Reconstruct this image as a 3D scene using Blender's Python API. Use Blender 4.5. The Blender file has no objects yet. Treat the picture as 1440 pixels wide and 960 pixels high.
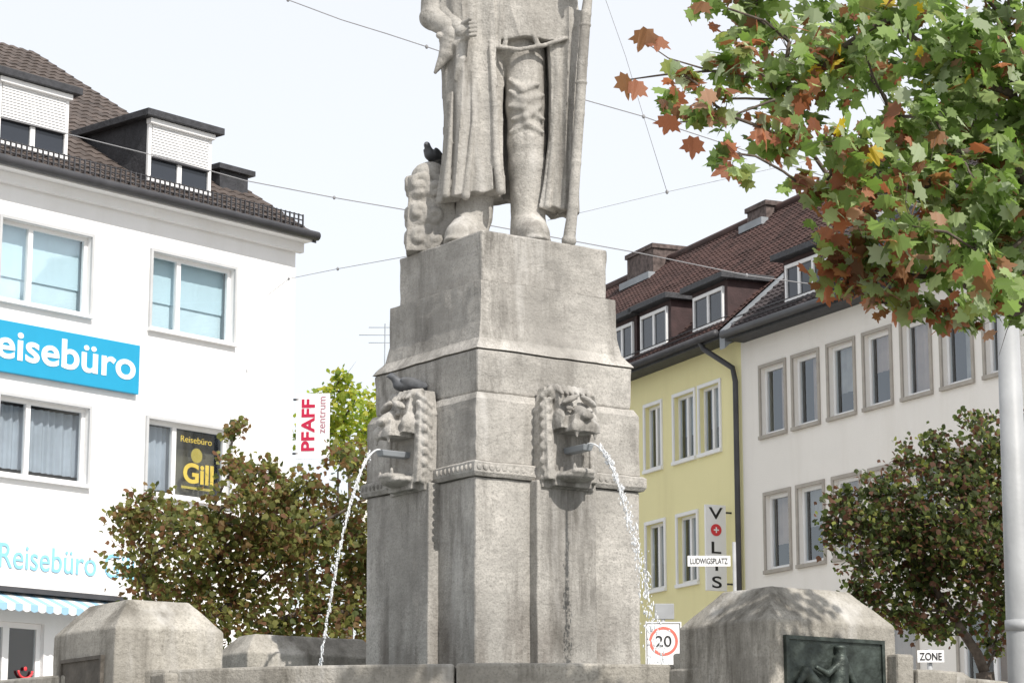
import bpy, bmesh, math, random, time
import numpy as np
from mathutils import Vector, Matrix, noise
random.seed(7)
R=math.radians
C=bpy.context.scene.collection
TH=R(11.47); F=3450.0; CZ=1.5
cT,sT=math.cos(TH),math.sin(TH)
def ray(px,py):
    u=(px-720)/F; v=(480-py)/F
    return Vector((u,cT-v*sT,sT+v*cT))
def P(px,py,Y):
    r=ray(px,py); t=Y/r.y
    return Vector((r.x*t,Y,CZ+r.z*t))
# ------------------------------------------------------------------ materials
def newmat(name):
    m=bpy.data.materials.new(name); m.use_nodes=True
    return m,m.node_tree.nodes,m.node_tree.links,m.node_tree.nodes['Principled BSDF']
def mat(name,col,rough=.7,var=.12,scale=3,bump=0,bscale=40,metal=0,spec=.4):
    m,n,l,b=newmat(name)
    b.inputs['Roughness'].default_value=rough; b.inputs['Metallic'].default_value=metal
    b.inputs['Specular IOR Level'].default_value=spec
    tc=n.new('ShaderNodeTexCoord')
    nz=n.new('ShaderNodeTexNoise'); nz.inputs['Scale'].default_value=scale; nz.inputs['Detail'].default_value=6
    l.new(tc.outputs['Object'],nz.inputs['Vector'])
    rp=n.new('ShaderNodeValToRGB')
    rp.color_ramp.elements[0].position=.3; rp.color_ramp.elements[1].position=.7
    rp.color_ramp.elements[0].color=(*[c*(1-var) for c in col],1)
    rp.color_ramp.elements[1].color=(*[min(1,c*(1+var)) for c in col],1)
    l.new(nz.outputs['Fac'],rp.inputs['Fac']); l.new(rp.outputs['Color'],b.inputs['Base Color'])
    if bump:
        n2=n.new('ShaderNodeTexNoise'); n2.inputs['Scale'].default_value=bscale; n2.inputs['Detail'].default_value=5
        l.new(tc.outputs['Object'],n2.inputs['Vector'])
        bp=n.new('ShaderNodeBump'); bp.inputs['Strength'].default_value=bump; bp.inputs['Distance'].default_value=.02
        l.new(n2.outputs['Fac'],bp.inputs['Height']); l.new(bp.outputs['Normal'],b.inputs['Normal'])
    return m
def plaster_mat(name,col,stain=(.55,.53,.5),amt=.35):
    m,n,l,b=newmat(name); b.inputs['Roughness'].default_value=.92; b.inputs['Specular IOR Level'].default_value=.2
    tc=n.new('ShaderNodeTexCoord')
    def nz(scale,sc_=(1,1,1),d=6):
        mp=n.new('ShaderNodeMapping'); mp.inputs['Scale'].default_value=sc_; l.new(tc.outputs['Object'],mp.inputs['Vector'])
        x=n.new('ShaderNodeTexNoise'); x.inputs['Scale'].default_value=scale; x.inputs['Detail'].default_value=d; x.inputs['Roughness'].default_value=.65
        l.new(mp.outputs[0],x.inputs['Vector']); return x.outputs['Fac']
    r=n.new('ShaderNodeValToRGB'); r.color_ramp.elements[0].position=.5; r.color_ramp.elements[1].position=.75
    r.color_ramp.elements[0].color=(0,0,0,1); r.color_ramp.elements[1].color=(amt,amt,amt,1); l.new(nz(1.6,(1,1,.12)),r.inputs['Fac'])
    r2=n.new('ShaderNodeValToRGB'); r2.color_ramp.elements[0].position=.3; r2.color_ramp.elements[1].position=.7
    r2.color_ramp.elements[0].color=(*[c*.95 for c in col],1); r2.color_ramp.elements[1].color=(*col,1); l.new(nz(.5),r2.inputs['Fac'])
    x=n.new('ShaderNodeMix'); x.data_type='RGBA'; l.new(r.outputs[0],x.inputs[0]); l.new(r2.outputs[0],x.inputs[6]); x.inputs[7].default_value=(*[a*s for a,s in zip(col,(.8,.78,.74))],1)
    l.new(x.outputs[2],b.inputs['Base Color'])
    bp=n.new('ShaderNodeBump'); bp.inputs['Strength'].default_value=.35; bp.inputs['Distance'].default_value=.02; l.new(nz(45,(1,1,1),4),bp.inputs['Height']); l.new(bp.outputs[0],b.inputs['Normal'])
    return m
def stone_mat(name,base=(.42,.402,.372),dark=(.12,.112,.10),zlow=2.45,zhigh=3.3,amt=.85,wet=True):
    m,n,l,b=newmat(name); b.inputs['Roughness'].default_value=.85; b.inputs['Specular IOR Level'].default_value=.25
    geo=n.new('ShaderNodeNewGeometry')
    def nz(scale,vec,detail=8,rough=.6):
        x=n.new('ShaderNodeTexNoise'); x.inputs['Scale'].default_value=scale; x.inputs['Detail'].default_value=detail; x.inputs['Roughness'].default_value=rough
        l.new(vec,x.inputs['Vector']); return x.outputs['Fac']
    def ramp(fac,a,b_,c0=(0,0,0,1),c1=(1,1,1,1)):
        r=n.new('ShaderNodeValToRGB'); r.color_ramp.elements[0].position=a; r.color_ramp.elements[1].position=b_
        r.color_ramp.elements[0].color=c0; r.color_ramp.elements[1].color=c1; l.new(fac,r.inputs['Fac']); return r.outputs['Color']
    def mix(f,a,b_,mode='MIX'):
        x=n.new('ShaderNodeMix'); x.data_type='RGBA'; x.blend_type=mode
        for k,v in ((0,f),(6,a),(7,b_)):
            if hasattr(v,'links'): l.new(v,x.inputs[k])
            else: x.inputs[k].default_value=v
        return x.outputs[2]
    pos=geo.outputs['Position']
    def mapped(sc_):
        mp=n.new('ShaderNodeMapping'); mp.inputs['Scale'].default_value=sc_; l.new(pos,mp.inputs['Vector']); return mp.outputs['Vector']
    vert=mapped((1,1,.16)); bed=mapped((.5,.5,7))
    lighter=tuple(min(1,c*1.22) for c in base)
    mid=tuple(c*.70 for c in base)
    c=ramp(nz(1.7,pos),.34,.64,(*mid,1),(*lighter,1))
    c=mix(ramp(nz(75,pos,3),.34,.5,(.55,.55,.55,1),(0,0,0,1)),c,(*tuple(x*.5 for x in base),1))
    c=mix(ramp(nz(18,pos,5,.7),.36,.5,(.4,.4,.4,1),(0,0,0,1)),c,(*tuple(x*.6 for x in base),1))
    c=mix(ramp(nz(3.0,bed,5,.6),.52,.62,(0,0,0,1),(.25,.25,.25,1)),c,(*tuple(x*.6 for x in base),1))
    st=ramp(nz(4.2,vert,6,.72),.46,.64,(0,0,0,1),(amt,amt,amt,1))
    zone=ramp(nz(1.0,pos,3),.38,.54,(.25,.25,.25,1),(1,1,1,1))
    mu=n.new('ShaderNodeMath'); mu.operation='MULTIPLY'; l.new(st,mu.inputs[0]); l.new(zone,mu.inputs[1])
    c=mix(mu.outputs[0],c,(*dark,1))
    bl=ramp(nz(1.3,pos,9,.78),.50,.64,(0,0,0,1),(.65,.65,.65,1))
    c=mix(bl,c,(*tuple((a*.5+d*.5) for a,d in zip(base,dark)),1))
    pl=ramp(nz(3.1,vert,5,.6),.56,.68,(0,0,0,1),(.6,.6,.6,1))
    c=mix(pl,c,(.58,.565,.54,1))
    if wet:
        # damp grime low on the pillar: separate streaky patches that thin out upwards
        sp=n.new('ShaderNodeSeparateXYZ'); l.new(pos,sp.inputs[0])
        mr=n.new('ShaderNodeMapRange'); mr.interpolation_type='SMOOTHSTEP'; mr.inputs[1].default_value=zlow; mr.inputs[2].default_value=zhigh; mr.inputs[3].default_value=1; mr.inputs[4].default_value=0
        l.new(sp.outputs['Z'],mr.inputs[0])
        pt_=ramp(nz(3.4,mapped((1,1,.22)),4,.55),.46,.66)
        ml=n.new('ShaderNodeMath'); ml.operation='MULTIPLY'; l.new(mr.outputs[0],ml.inputs[0]); l.new(pt_,ml.inputs[1])
        c=mix(ml.outputs[0],c,(.075,.058,.045,1))
    l.new(c,b.inputs['Base Color'])
    bp=n.new('ShaderNodeBump'); bp.inputs['Strength'].default_value=.8; bp.inputs['Distance'].default_value=.015
    h=n.new('ShaderNodeMath'); h.operation='ADD'; l.new(nz(30,pos,6,.7),h.inputs[0]); l.new(nz(7,pos,6,.65),h.inputs[1])
    l.new(h.outputs[0],bp.inputs['Height']); l.new(bp.outputs['Normal'],b.inputs['Normal'])
    return m
M={}
M['stone']=stone_mat('weathered_stone')
M['stone2']=stone_mat('statue_stone',base=(.43,.412,.38),dark=(.13,.12,.105),amt=.7,wet=False)
M['stone3']=stone_mat('pier_stone',base=(.385,.365,.325),dark=(.085,.077,.062),amt=.85,wet=False)
M['plaster']=plaster_mat('white_plaster',(.82,.82,.82))
M['plaster2']=plaster_mat('offwhite_plaster',(.84,.81,.765))
M['yellow']=plaster_mat('yellow_plaster',(.85,.79,.45))
M['whitepaint']=mat('white_paint',(.8,.8,.8),.5,.03)
M['greyframe']=mat('taupe_stone_trim',(.38,.35,.31),.8,.1,5)
M['alu']=mat('aluminium',(.5,.51,.52),.45,.06)
M['slate']=mat('dark_slate',(.042,.043,.048),.6,.3,8,.5,20)
M['darkmetal']=mat('dark_metal',(.055,.055,.06),.5,.2)
M['zinc']=mat('zinc',(.25,.27,.29),.5,.2,2)
M['tileL']=mat('brown_tiles',(.085,.068,.06),.75,.4,3,.4,30)
M['tileR']=mat('red_tiles',(.055,.029,.025),.8,.5,2,.4,30)
M['tileD']=mat('dark_tiles',(.042,.034,.035),.8,.4,3,.4,30)
M['cheek']=mat('brown_cladding',(.05,.028,.028),.7,.3,4,.3,20)
M['brick']=mat('sooty_brick',(.11,.085,.078),.9,.5,9,.6,15)
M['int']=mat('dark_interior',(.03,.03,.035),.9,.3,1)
M['curt']=mat('grey_curtain',(.40,.43,.48),.9,.15,2)
M['curtd']=mat('dim_net_curtain',(.32,.30,.28),.9,.25,3)
M['curtx']=mat('olive_dim_backing',(.13,.115,.08),.9,.4,3)
M['curtc']=mat('pale_blue_blind',(.64,.79,.85),.8,.04,1)
M['blind2']=mat('cool_white_blind',(.70,.83,.88),.8,.04)
M['curtb']=mat('warm_curtain',(.38,.28,.235),.9,.25,2)
M['blue']=mat('sign_blue',(.02,.31,.52),.4,.03)
M['ltblue']=mat('letter_blue',(.25,.54,.72),.5,.03)
M['white']=mat('sign_white',(.82,.82,.82),.4,.02)
M['yel']=mat('sticker_yellow',(.52,.40,.08),.5,.1)
M['red']=mat('sign_red',(.66,.05,.06),.4,.03)
M['palered']=mat('faded_red',(.62,.16,.12),.5,.05)
M['crimson']=mat('sign_crimson',(.42,.01,.05),.4,.03)
M['greyred']=mat('sign_grey_red',(.35,.16,.2),.4,.03)
M['black']=mat('sign_black',(.02,.02,.02),.4,.03)
M['greysign']=mat('sign_back_grey',(.3,.31,.32),.5,.1)
M['pole']=mat('pale_grey_paint',(.34,.35,.36),.5,.14,4,.1,30)
M['bronze']=mat('patinated_bronze',(.05,.062,.055),.45,.5,12,.4,30,metal=.5)
M['brownplq']=mat('brown_relief_stone',(.09,.08,.068),.8,.35,8,.5,30)
M['pave']=mat('paving',(.3,.29,.27),.9,.15,2,.4,20)
M['bark']=mat('bark',(.10,.08,.065),.95,.35,15,.8,30)
M['pigeon']=mat('pigeon_grey',(.085,.09,.10),.6,.5,14)
M['awnb']=mat('awning_blue',(.28,.47,.62),.8,.05)
M['wire']=mat('cable',(.25,.25,.26),.6,.1)
def glassmat(name,tint,f):
    m=bpy.data.materials.new(name); m.use_nodes=True; n=m.node_tree.nodes; l=m.node_tree.links
    n.remove(n['Principled BSDF'])
    g=n.new('ShaderNodeBsdfGlossy'); g.inputs['Roughness'].default_value=.03; g.inputs['Color'].default_value=(.9,.95,1,1)
    t=n.new('ShaderNodeBsdfTransparent'); t.inputs['Color'].default_value=(*tint,1)
    x=n.new('ShaderNodeMixShader'); x.inputs[0].default_value=f
    l.new(t.outputs[0],x.inputs[1]); l.new(g.outputs[0],x.inputs[2])
    l.new(x.outputs[0],n['Material Output'].inputs['Surface']); return m
M['glass']=glassmat('window_glass',(.85,.9,.92),.17)
def darkglass():
    m,n,l,b=newmat('dark_glass'); b.inputs['Base Color'].default_value=(.03,.035,.045,1); b.inputs['Roughness'].default_value=.06
    return m
M['dglass']=darkglass()
def watermat():
    m,n,l,b=newmat('water_drops'); b.inputs['Base Color'].default_value=(.93,.95,.97,1); b.inputs['Roughness'].default_value=.08
    b.inputs['Transmission Weight'].default_value=.4; b.inputs['IOR'].default_value=1.33; return m
M['drop']=watermat()
def poolmat():
    m,n,l,b=newmat('pool_water'); b.inputs['Base Color'].default_value=(.03,.05,.045,1); b.inputs['Roughness'].default_value=.04
    tc=n.new('ShaderNodeTexCoord'); z=n.new('ShaderNodeTexNoise'); z.inputs['Scale'].default_value=9; l.new(tc.outputs['Object'],z.inputs['Vector'])
    bp=n.new('ShaderNodeBump'); bp.inputs['Strength'].default_value=.4; l.new(z.outputs['Fac'],bp.inputs['Height']); l.new(bp.outputs['Normal'],b.inputs['Normal']); return m
M['pool']=poolmat()
def leafmat(name,tr=.48):
    m,n,l,b=newmat(name); b.inputs['Roughness'].default_value=.55; b.inputs['Specular IOR Level'].default_value=.25
    a=n.new('ShaderNodeAttribute'); a.attribute_name='Col'
    l.new(a.outputs['Color'],b.inputs['Base Color'])
    t=n.new('ShaderNodeBsdfTranslucent')
    hs=n.new('ShaderNodeHueSaturation'); hs.inputs['Value'].default_value=1.9; hs.inputs['Saturation'].default_value=1.1
    l.new(a.outputs['Color'],hs.inputs['Color']); l.new(hs.outputs['Color'],t.inputs['Color'])
    x=n.new('ShaderNodeMixShader'); x.inputs[0].default_value=tr
    l.new(b.outputs[0],x.inputs[1]); l.new(t.outputs[0],x.inputs[2]); l.new(x.outputs[0],n['Material Output'].inputs['Surface'])
    return m
M['leaf']=leafmat('leaves')
# ------------------------------------------------------------------ mesh builder
class MB:
    def __init__(s): s.v=[];s.f=[];s.m=[];s.sm=[]
    def add(s,vs,fs,mi=0,sm=False):
        o=len(s.v); s.v+= [Vector(a) for a in vs]
        for f in fs: s.f.append([o+i for i in f]); s.m.append(mi); s.sm.append(sm)
    def box(s,x0,x1,y0,y1,z0,z1,mi=0):
        s.frus(x0,x1,y0,y1,z0,x0,x1,y0,y1,z1,mi)
    def frus(s,x0,x1,y0,y1,z0,a0,a1,b0,b1,z1,mi=0):
        s.add([(x0,y0,z0),(x1,y0,z0),(x1,y1,z0),(x0,y1,z0),(a0,b0,z1),(a1,b0,z1),(a1,b1,z1),(a0,b1,z1)],
              [(3,2,1,0),(4,5,6,7),(0,1,5,4),(1,2,6,5),(2,3,7,6),(3,0,4,7)],mi)
    def quad(s,a,b,c,d,mi=0): s.add([a,b,c,d],[(0,1,2,3)],mi)
    def rings(s,rs,mi=0,sm=True,cap=True):
        n=len(rs[0]); vs=[p for r in rs for p in r]; fs=[]
        for i in range(len(rs)-1):
            for j in range(n):
                k=(j+1)%n; fs.append((i*n+j,i*n+k,(i+1)*n+k,(i+1)*n+j))
        if cap: fs.append(tuple(range(n-1,-1,-1))); fs.append(tuple((len(rs)-1)*n+j for j in range(n)))
        s.add(vs,fs,mi,sm)
    def tube(s,pts,rad,n=8,mi=0,sm=True):
        pts=[Vector(p) for p in pts]
        if not hasattr(rad,'__len__'): rad=[rad]*len(pts)
        rs=[]; up=Vector((.123,.3,.95)).normalized()
        for i,p in enumerate(pts):
            d=(pts[min(i+1,len(pts)-1)]-pts[max(i-1,0)]).normalized()
            a=d.cross(up)
            if a.length<.05: a=d.cross(Vector((1,0,0)))
            a.normalize(); b=d.cross(a)
            rs.append([p+(a*math.cos(2*math.pi*k/n)+b*math.sin(2*math.pi*k/n))*rad[i] for k in range(n)])
        s.rings(rs,mi,sm)
    def ell(s,c,r,rot=None,nu=14,nv=8,mi=0):
        c=Vector(c)
        if not hasattr(r,'__len__'): r=(r,r,r)
        rs=[]
        for i in range(nv+1):
            ph=math.pi*(i/nv); ph=min(max(ph,.02),math.pi-.02)
            rs.append([])
            for j in range(nu):
                a=2*math.pi*j/nu
                p=Vector((r[0]*math.sin(ph)*math.cos(a),r[1]*math.sin(ph)*math.sin(a),-r[2]*math.cos(ph)))
                if rot: p=rot@p
                rs[-1].append(c+p)
        s.rings(rs,mi,True)
    def build(s,name,mats,parent=None,origin=None,bevel=0):
        me=bpy.data.meshes.new(name)
        vs=[v-origin for v in s.v] if origin is not None else s.v
        me.from_pydata([tuple(v) for v in vs],[],s.f)
        if not isinstance(mats,(list,tuple)): mats=[mats]
        for m in mats: me.materials.append(m)
        me.polygons.foreach_set('material_index',s.m); me.polygons.foreach_set('use_smooth',s.sm)
        bm=bmesh.new(); bm.from_mesh(me); bmesh.ops.recalc_face_normals(bm,faces=bm.faces); bm.to_mesh(me); bm.free()
        me.update()
        o=bpy.data.objects.new(name,me); C.objects.link(o)
        if parent: o.parent=parent
        elif origin is not None: o.location=origin
        if bevel:
            b=o.modifiers.new('b','BEVEL'); b.width=bevel; b.segments=2; b.limit_method='ANGLE'
        return o
# ------------------------------------------------------------------ carved forms: distance field + surface nets
class SD:
    def __init__(s,k=.015): s.p=[]; s.k=k
    def ell(s,c,r,rot=None,nu=0,nv=0):
        c=np.array(tuple(c),float)
        if not hasattr(r,'__len__'): r=(r,r,r)
        r=np.array(r,float); Rm=np.array(rot) if rot is not None else None; ex=r if Rm is None else np.full(3,r.max())
        def f(x,y,z):
            dx,dy,dz=x-c[0],y-c[1],z-c[2]
            if Rm is not None: dx,dy,dz=(Rm[0,0]*dx+Rm[1,0]*dy+Rm[2,0]*dz, Rm[0,1]*dx+Rm[1,1]*dy+Rm[2,1]*dz, Rm[0,2]*dx+Rm[1,2]*dy+Rm[2,2]*dz)
            k0=np.sqrt((dx/r[0])**2+(dy/r[1])**2+(dz/r[2])**2); k1=np.sqrt((dx/r[0]**2)**2+(dy/r[1]**2)**2+(dz/r[2]**2)**2)+1e-9
            return k0*(k0-1)/k1
        s.p.append((c-ex,c+ex,f))
    def caps(s,p,q,r0,r1=None,n=0):
        r1=r0 if r1 is None else r1
        p=np.array(tuple(p),float); q=np.array(tuple(q),float); b=q-p; bb=max(b.dot(b),1e-9); rm=max(r0,r1)
        def f(x,y,z):
            dx,dy,dz=x-p[0],y-p[1],z-p[2]; h=np.clip((dx*b[0]+dy*b[1]+dz*b[2])/bb,0,1)
            return np.sqrt((dx-b[0]*h)**2+(dy-b[1]*h)**2+(dz-b[2]*h)**2)-(r0+(r1-r0)*h)
        s.p.append((np.minimum(p,q)-rm,np.maximum(p,q)+rm,f))
    def tube(s,pts,rad,n=0):
        if not hasattr(rad,'__len__'): rad=[rad]*len(pts)
        for i in range(len(pts)-1): s.caps(pts[i],pts[i+1],rad[i],rad[i+1])
    def frus(s,x0,x1,y0,y1,z0,a0,a1,b0,b1,z1):
        def f(x,y,z):
            t=np.clip((z-z0)/(z1-z0),0,1)
            X0=x0+(a0-x0)*t;X1=x1+(a1-x1)*t;Y0=y0+(b0-y0)*t;Y1=y1+(b1-y1)*t
            return np.maximum(np.maximum(np.abs(x-(X0+X1)/2)-(X1-X0)/2,np.abs(y-(Y0+Y1)/2)-(Y1-Y0)/2),np.abs(z-(z0+z1)/2)-(z1-z0)/2)
        s.p.append((np.array([min(x0,a0),min(y0,b0),z0]),np.array([max(x1,a1),max(y1,b1),z1]),f))
    def box(s,x0,x1,y0,y1,z0,z1): s.frus(x0,x1,y0,y1,z0,x0,x1,y0,y1,z1)
    def panel(s,rows,ry,dy,nf=9,amp=.1,ph=0,sq_=2.6,hem=0):
        zs=[];cx=[];hw=[]
        for (y,xl,xr) in rows:
            a=S(xl,y,dy); b=S(xr,y,dy); zs.append(a.z); cx.append((a.x+b.x)/2); hw.append((b.x-a.x)/2)
        zs,cx,hw=[np.array(v[::-1]) for v in (zs,cx,hw)]
        yc=YS+dy; z0,z1=zs[0],zs[-1]
        def f(x,y,z):
            c_=np.interp(z,zs,cx); h_=np.interp(z,zs,hw)
            u=(x-c_)/h_; v=(y-yc)/ry
            an=np.arctan2(v,u); rad=(np.abs(u)**sq_+np.abs(v)**sq_)**(1/sq_)
            tt=nf*an+ph+.5*np.sin(z*2.3+ph)+.9*np.sin(an*2+ph)
            m=1+amp*(1-2*np.abs(np.sin(tt/2))**.5)+amp*.35*np.sin((nf+3)*an+ph*2+z*1.2)
            d=(rad-m)*np.minimum(h_,ry)
            return np.maximum(d,np.maximum(z-z1,z0+hem*u+.010*np.sin(an*nf*1.0)-z))
        lo=np.array([(cx-hw).min()-.05,yc-ry*1.25,z0-abs(hem)-.02]); hi=np.array([(cx+hw).max()+.05,yc+ry*1.25,z1])
        s.p.append((lo,hi,f))
    def build(s,name,m,parent=None,origin=None,h=.01,disp=0):
        mg=3*h+s.k
        lo=np.min([p[0] for p in s.p],0)-mg-h; hi=np.max([p[1] for p in s.p],0)+mg+h
        ax=[np.arange(lo[i],hi[i]+h,h) for i in range(3)]
        Fd=np.full([len(a) for a in ax],1.0)
        for a,b,f in s.p:
            sl=[];cs=[]
            for i in range(3):
                i0=max(0,int((a[i]-mg-lo[i])/h)); i1=min(len(ax[i]),int((b[i]+mg-lo[i])/h)+2); sl.append(slice(i0,i1)); cs.append(ax[i][i0:i1])
            d=f(cs[0][:,None,None],cs[1][None,:,None],cs[2][None,None,:]); sl=tuple(sl); o=Fd[sl]
            hh=np.maximum(s.k-np.abs(o-d),0)/s.k
            Fd[sl]=np.minimum(o,d)-hh*hh*s.k*.25
        ins=Fd<0
        cnt=np.zeros([n_-1 for n_ in Fd.shape],np.int8); off=[(i,j,k) for i in (0,1) for j in (0,1) for k in (0,1)]
        for i,j,k in off: cnt+=ins[i:Fd.shape[0]-1+i,j:Fd.shape[1]-1+j,k:Fd.shape[2]-1+k]
        cells=np.argwhere((cnt>0)&(cnt<8)); N=len(cells)
        idx=np.full(cnt.shape,-1,np.int64); idx[tuple(cells.T)]=np.arange(N)
        cv=np.stack([Fd[cells[:,0]+i,cells[:,1]+j,cells[:,2]+k] for i,j,k in off],1)
        acc=np.zeros((N,3)); c=np.zeros(N); offa=np.array(off,float)
        for a in range(8):
            for b in range(a+1,8):
                if np.abs(offa[a]-offa[b]).sum()!=1: continue
                fa,fb=cv[:,a],cv[:,b]; x=(fa<0)!=(fb<0); t=fa[x]/(fa[x]-fb[x])
                acc[x]+=offa[a]+(offa[b]-offa[a])*t[:,None]; c[x]+=1
        V=lo+(cells+acc/c[:,None])*h
        faces=[]
        for axn in range(3):
            o1,o2=[(1,2),(2,0),(0,1)][axn]
            A=ins.take(range(0,ins.shape[axn]-1),axn); B=ins.take(range(1,ins.shape[axn]),axn)
            e=np.argwhere(A!=B); e=e[(e[:,o1]>0)&(e[:,o2]>0)&(e[:,o1]<cnt.shape[o1])&(e[:,o2]<cnt.shape[o2])]
            fl=A[tuple(e.T)]
            def g(d1,d2):
                q=e.copy(); q[:,o1]-=d1; q[:,o2]-=d2; return idx[tuple(q.T)]
            Q=np.stack([g(1,1),g(0,1),g(0,0),g(1,0)],1); Q[~fl]=Q[~fl][:,::-1]; faces.append(Q)
        Q=np.concatenate(faces); Q=Q[(Q>=0).all(1)]
        if origin is not None: V=V-np.array(tuple(origin))
        me=bpy.data.meshes.new(name); me.from_pydata(V.tolist(),[],Q.tolist()); me.materials.append(m); me.update()
        if disp:
            nr=[tuple(v.normal) for v in me.vertices]; co_=[]
            for v,nn in zip(V,nr):
                q=Vector(v); k=(noise.noise(q*8)*.55+noise.noise(q*21)*.45)*disp
                co_+= [v[0]+nn[0]*k,v[1]+nn[1]*k,v[2]+nn[2]*k]
            me.vertices.foreach_set('co',co_); me.update()
        me.polygons.foreach_set('use_smooth',[True]*len(me.polygons))
        o=bpy.data.objects.new(name,me); C.objects.link(o)
        if parent: o.parent=parent
        elif origin is not None: o.location=origin
        return o
def empty(name,loc,rz=0,label=None,cat=None,group=None):
    o=bpy.data.objects.new(name,None); C.objects.link(o); o.location=loc; o.rotation_euler=(0,0,rz)
    o.empty_display_size=.2
    tag(o,label,cat,group); return o
def tag(o,label=None,cat=None,group=None,kind=None):
    if label:o['label']=label
    if cat:o['category']=cat
    if group:o['group']=group
    if kind:o['kind']=kind
    return o
def text(body,x0,x1,z0,z1,y,m,parent,frame=None,bold=.012,name='lettering'):
    cu=bpy.data.curves.new('t','FONT'); cu.body=body; cu.size=1; cu.offset=bold; cu.extrude=.01
    t=bpy.data.objects.new('t',cu); C.objects.link(t); bpy.context.view_layer.update()
    me=bpy.data.meshes.new_from_object(t.evaluated_get(bpy.context.evaluated_depsgraph_get())); bpy.data.objects.remove(t)
    xs=[v.co.x for v in me.vertices]; ys=[v.co.y for v in me.vertices]
    a,b,c,d=min(xs),max(xs),min(ys),max(ys)
    for v in me.vertices:
        X=x0+(v.co.x-a)/(b-a)*(x1-x0); Z=z0+(v.co.y-c)/(d-c)*(z1-z0); dz=v.co.z
        if frame:
            o,ex,ez,en=frame; v.co=o+ex*X+ez*Z+en*(y+dz*.6)
        else: v.co=(X,y-dz*.6,Z)
    me.materials.clear(); me.materials.append(m)
    o=bpy.data.objects.new(name,me); C.objects.link(o); o.parent=parent; return o
# ------------------------------------------------------------------ world, sun, camera
w=bpy.data.worlds.new('World'); bpy.context.scene.world=w; w.use_nodes=True
n=w.node_tree.nodes; l=w.node_tree.links
bg=n['Background']; sk=n.new('ShaderNodeTexSky'); sk.sky_type='NISHITA'; sk.sun_disc=False
sunv=Vector((.58,-.81,1.0)).normalized()
sk.sun_elevation=math.asin(sunv.z); sk.sun_rotation=math.atan2(sunv.x,sunv.y)
l.new(sk.outputs[0],bg.inputs[0]); bg.inputs[1].default_value=.05
b2=n.new('ShaderNodeBackground'); b2.inputs[0].default_value=(1,.99,.98,1); b2.inputs[1].default_value=.83
ad=n.new('ShaderNodeAddShader'); l.new(bg.outputs[0],ad.inputs[0]); l.new(b2.outputs[0],ad.inputs[1]); l.new(ad.outputs[0],n['World Output'].inputs[0])
sl=bpy.data.lights.new('sun','SUN'); sl.energy=4.9; sl.angle=R(.5); sl.color=(1,.945,.87)
so=bpy.data.objects.new('sun',sl); C.objects.link(so); so.rotation_euler=sunv.to_track_quat('Z','Y').to_euler()
cam=bpy.data.cameras.new('camera'); cam.lens=F/1440*36; cam.sensor_width=36; cam.clip_end=3000
co=bpy.data.objects.new('camera',cam); C.objects.link(co); co.location=(0,0,CZ); co.rotation_euler=(R(90)+TH,0,0)
bpy.context.scene.camera=co
sc=bpy.context.scene; sc.view_settings.view_transform='Standard'; sc.view_settings.look='None'; sc.view_settings.exposure=0
# ------------------------------------------------------------------ ground
g=MB(); g.quad((-600,-200,0),(600,-200,0),(600,1200,0),(-600,1200,0)); tag(g.build('ground',M['pave']),kind='structure')
# ------------------------------------------------------------------ fountain
CX,CY=-.07,16.9
A35=R(35)
fx=Vector((math.cos(A35),math.sin(A35),0)); fy=Vector((-math.sin(A35),math.cos(A35),0))
fo=Vector((CX,CY,0))
fount=empty('fountain',fo,A35,'weathered grey stone fountain with stepped central pillar, spouting lion heads and round basin','fountain')
def L(p):
    d=Vector(p)-fo; return Vector((d.dot(fx),d.dot(fy),d.z))
def zc(py,a): return P(675,py,CY-.697*a).z
def ring(mb,r0,r1,z0,z1,n=64):
    rs=[[(r0*math.cos(a),r0*math.sin(a),z0),(r1*math.cos(a),r1*math.sin(a),z0),(r1*math.cos(a),r1*math.sin(a),z1),(r0*math.cos(a),r0*math.sin(a),z1)] for a in [2*math.pi*i/n for i in range(n)]]
    rs.append(rs[0]); mb.rings(rs,0,False,False)
for k in range(7):
    s1=MB(); r=7.2-.34*k
    s1.rings([[(r*math.cos(2*math.pi*i/64),r*math.sin(2*math.pi*i/64),z) for i in range(64)] for z in (.2*k+.002,.2*k+.2)],sm=False)
    s1.build('step',M['stone3'],fount,bevel=.01)
bw=MB(); ring(bw,3.4,3.66,1.4,2.28,96); bw.build('basin_wall',M['stone3'],fount)
for k in range(14):
    cp=MB(); a0=2*math.pi*k/14+.0014; a1=2*math.pi*(k+1)/14-.0014; rs=[]; dz=random.uniform(-.006,.004)
    for i in range(9):
        a=a0+(a1-a0)*i/8; c,s_=math.cos(a),math.sin(a); rs.append([(3.34*c,3.34*s_,2.284),(3.75*c,3.75*s_,2.284),(3.75*c,3.75*s_,2.425+dz),(3.34*c,3.34*s_,2.425+dz)])
    cp.rings(rs,0,False); cp.build('coping_stone',M['stone3'],fount,bevel=.015)
wt=MB(); wt.add([(3.42*math.cos(2*math.pi*i/64),3.42*math.sin(2*math.pi*i/64),2.2) for i in range(64)],[tuple(range(64))])
wo=wt.build('water',M['pool']); wo.location=fo; tag(wo,kind='structure')
def sq(a,z): return [(-a/2,-a/2,z),(a/2,-a/2,z),(a/2,a/2,z),(-a/2,a/2,z)]
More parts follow.
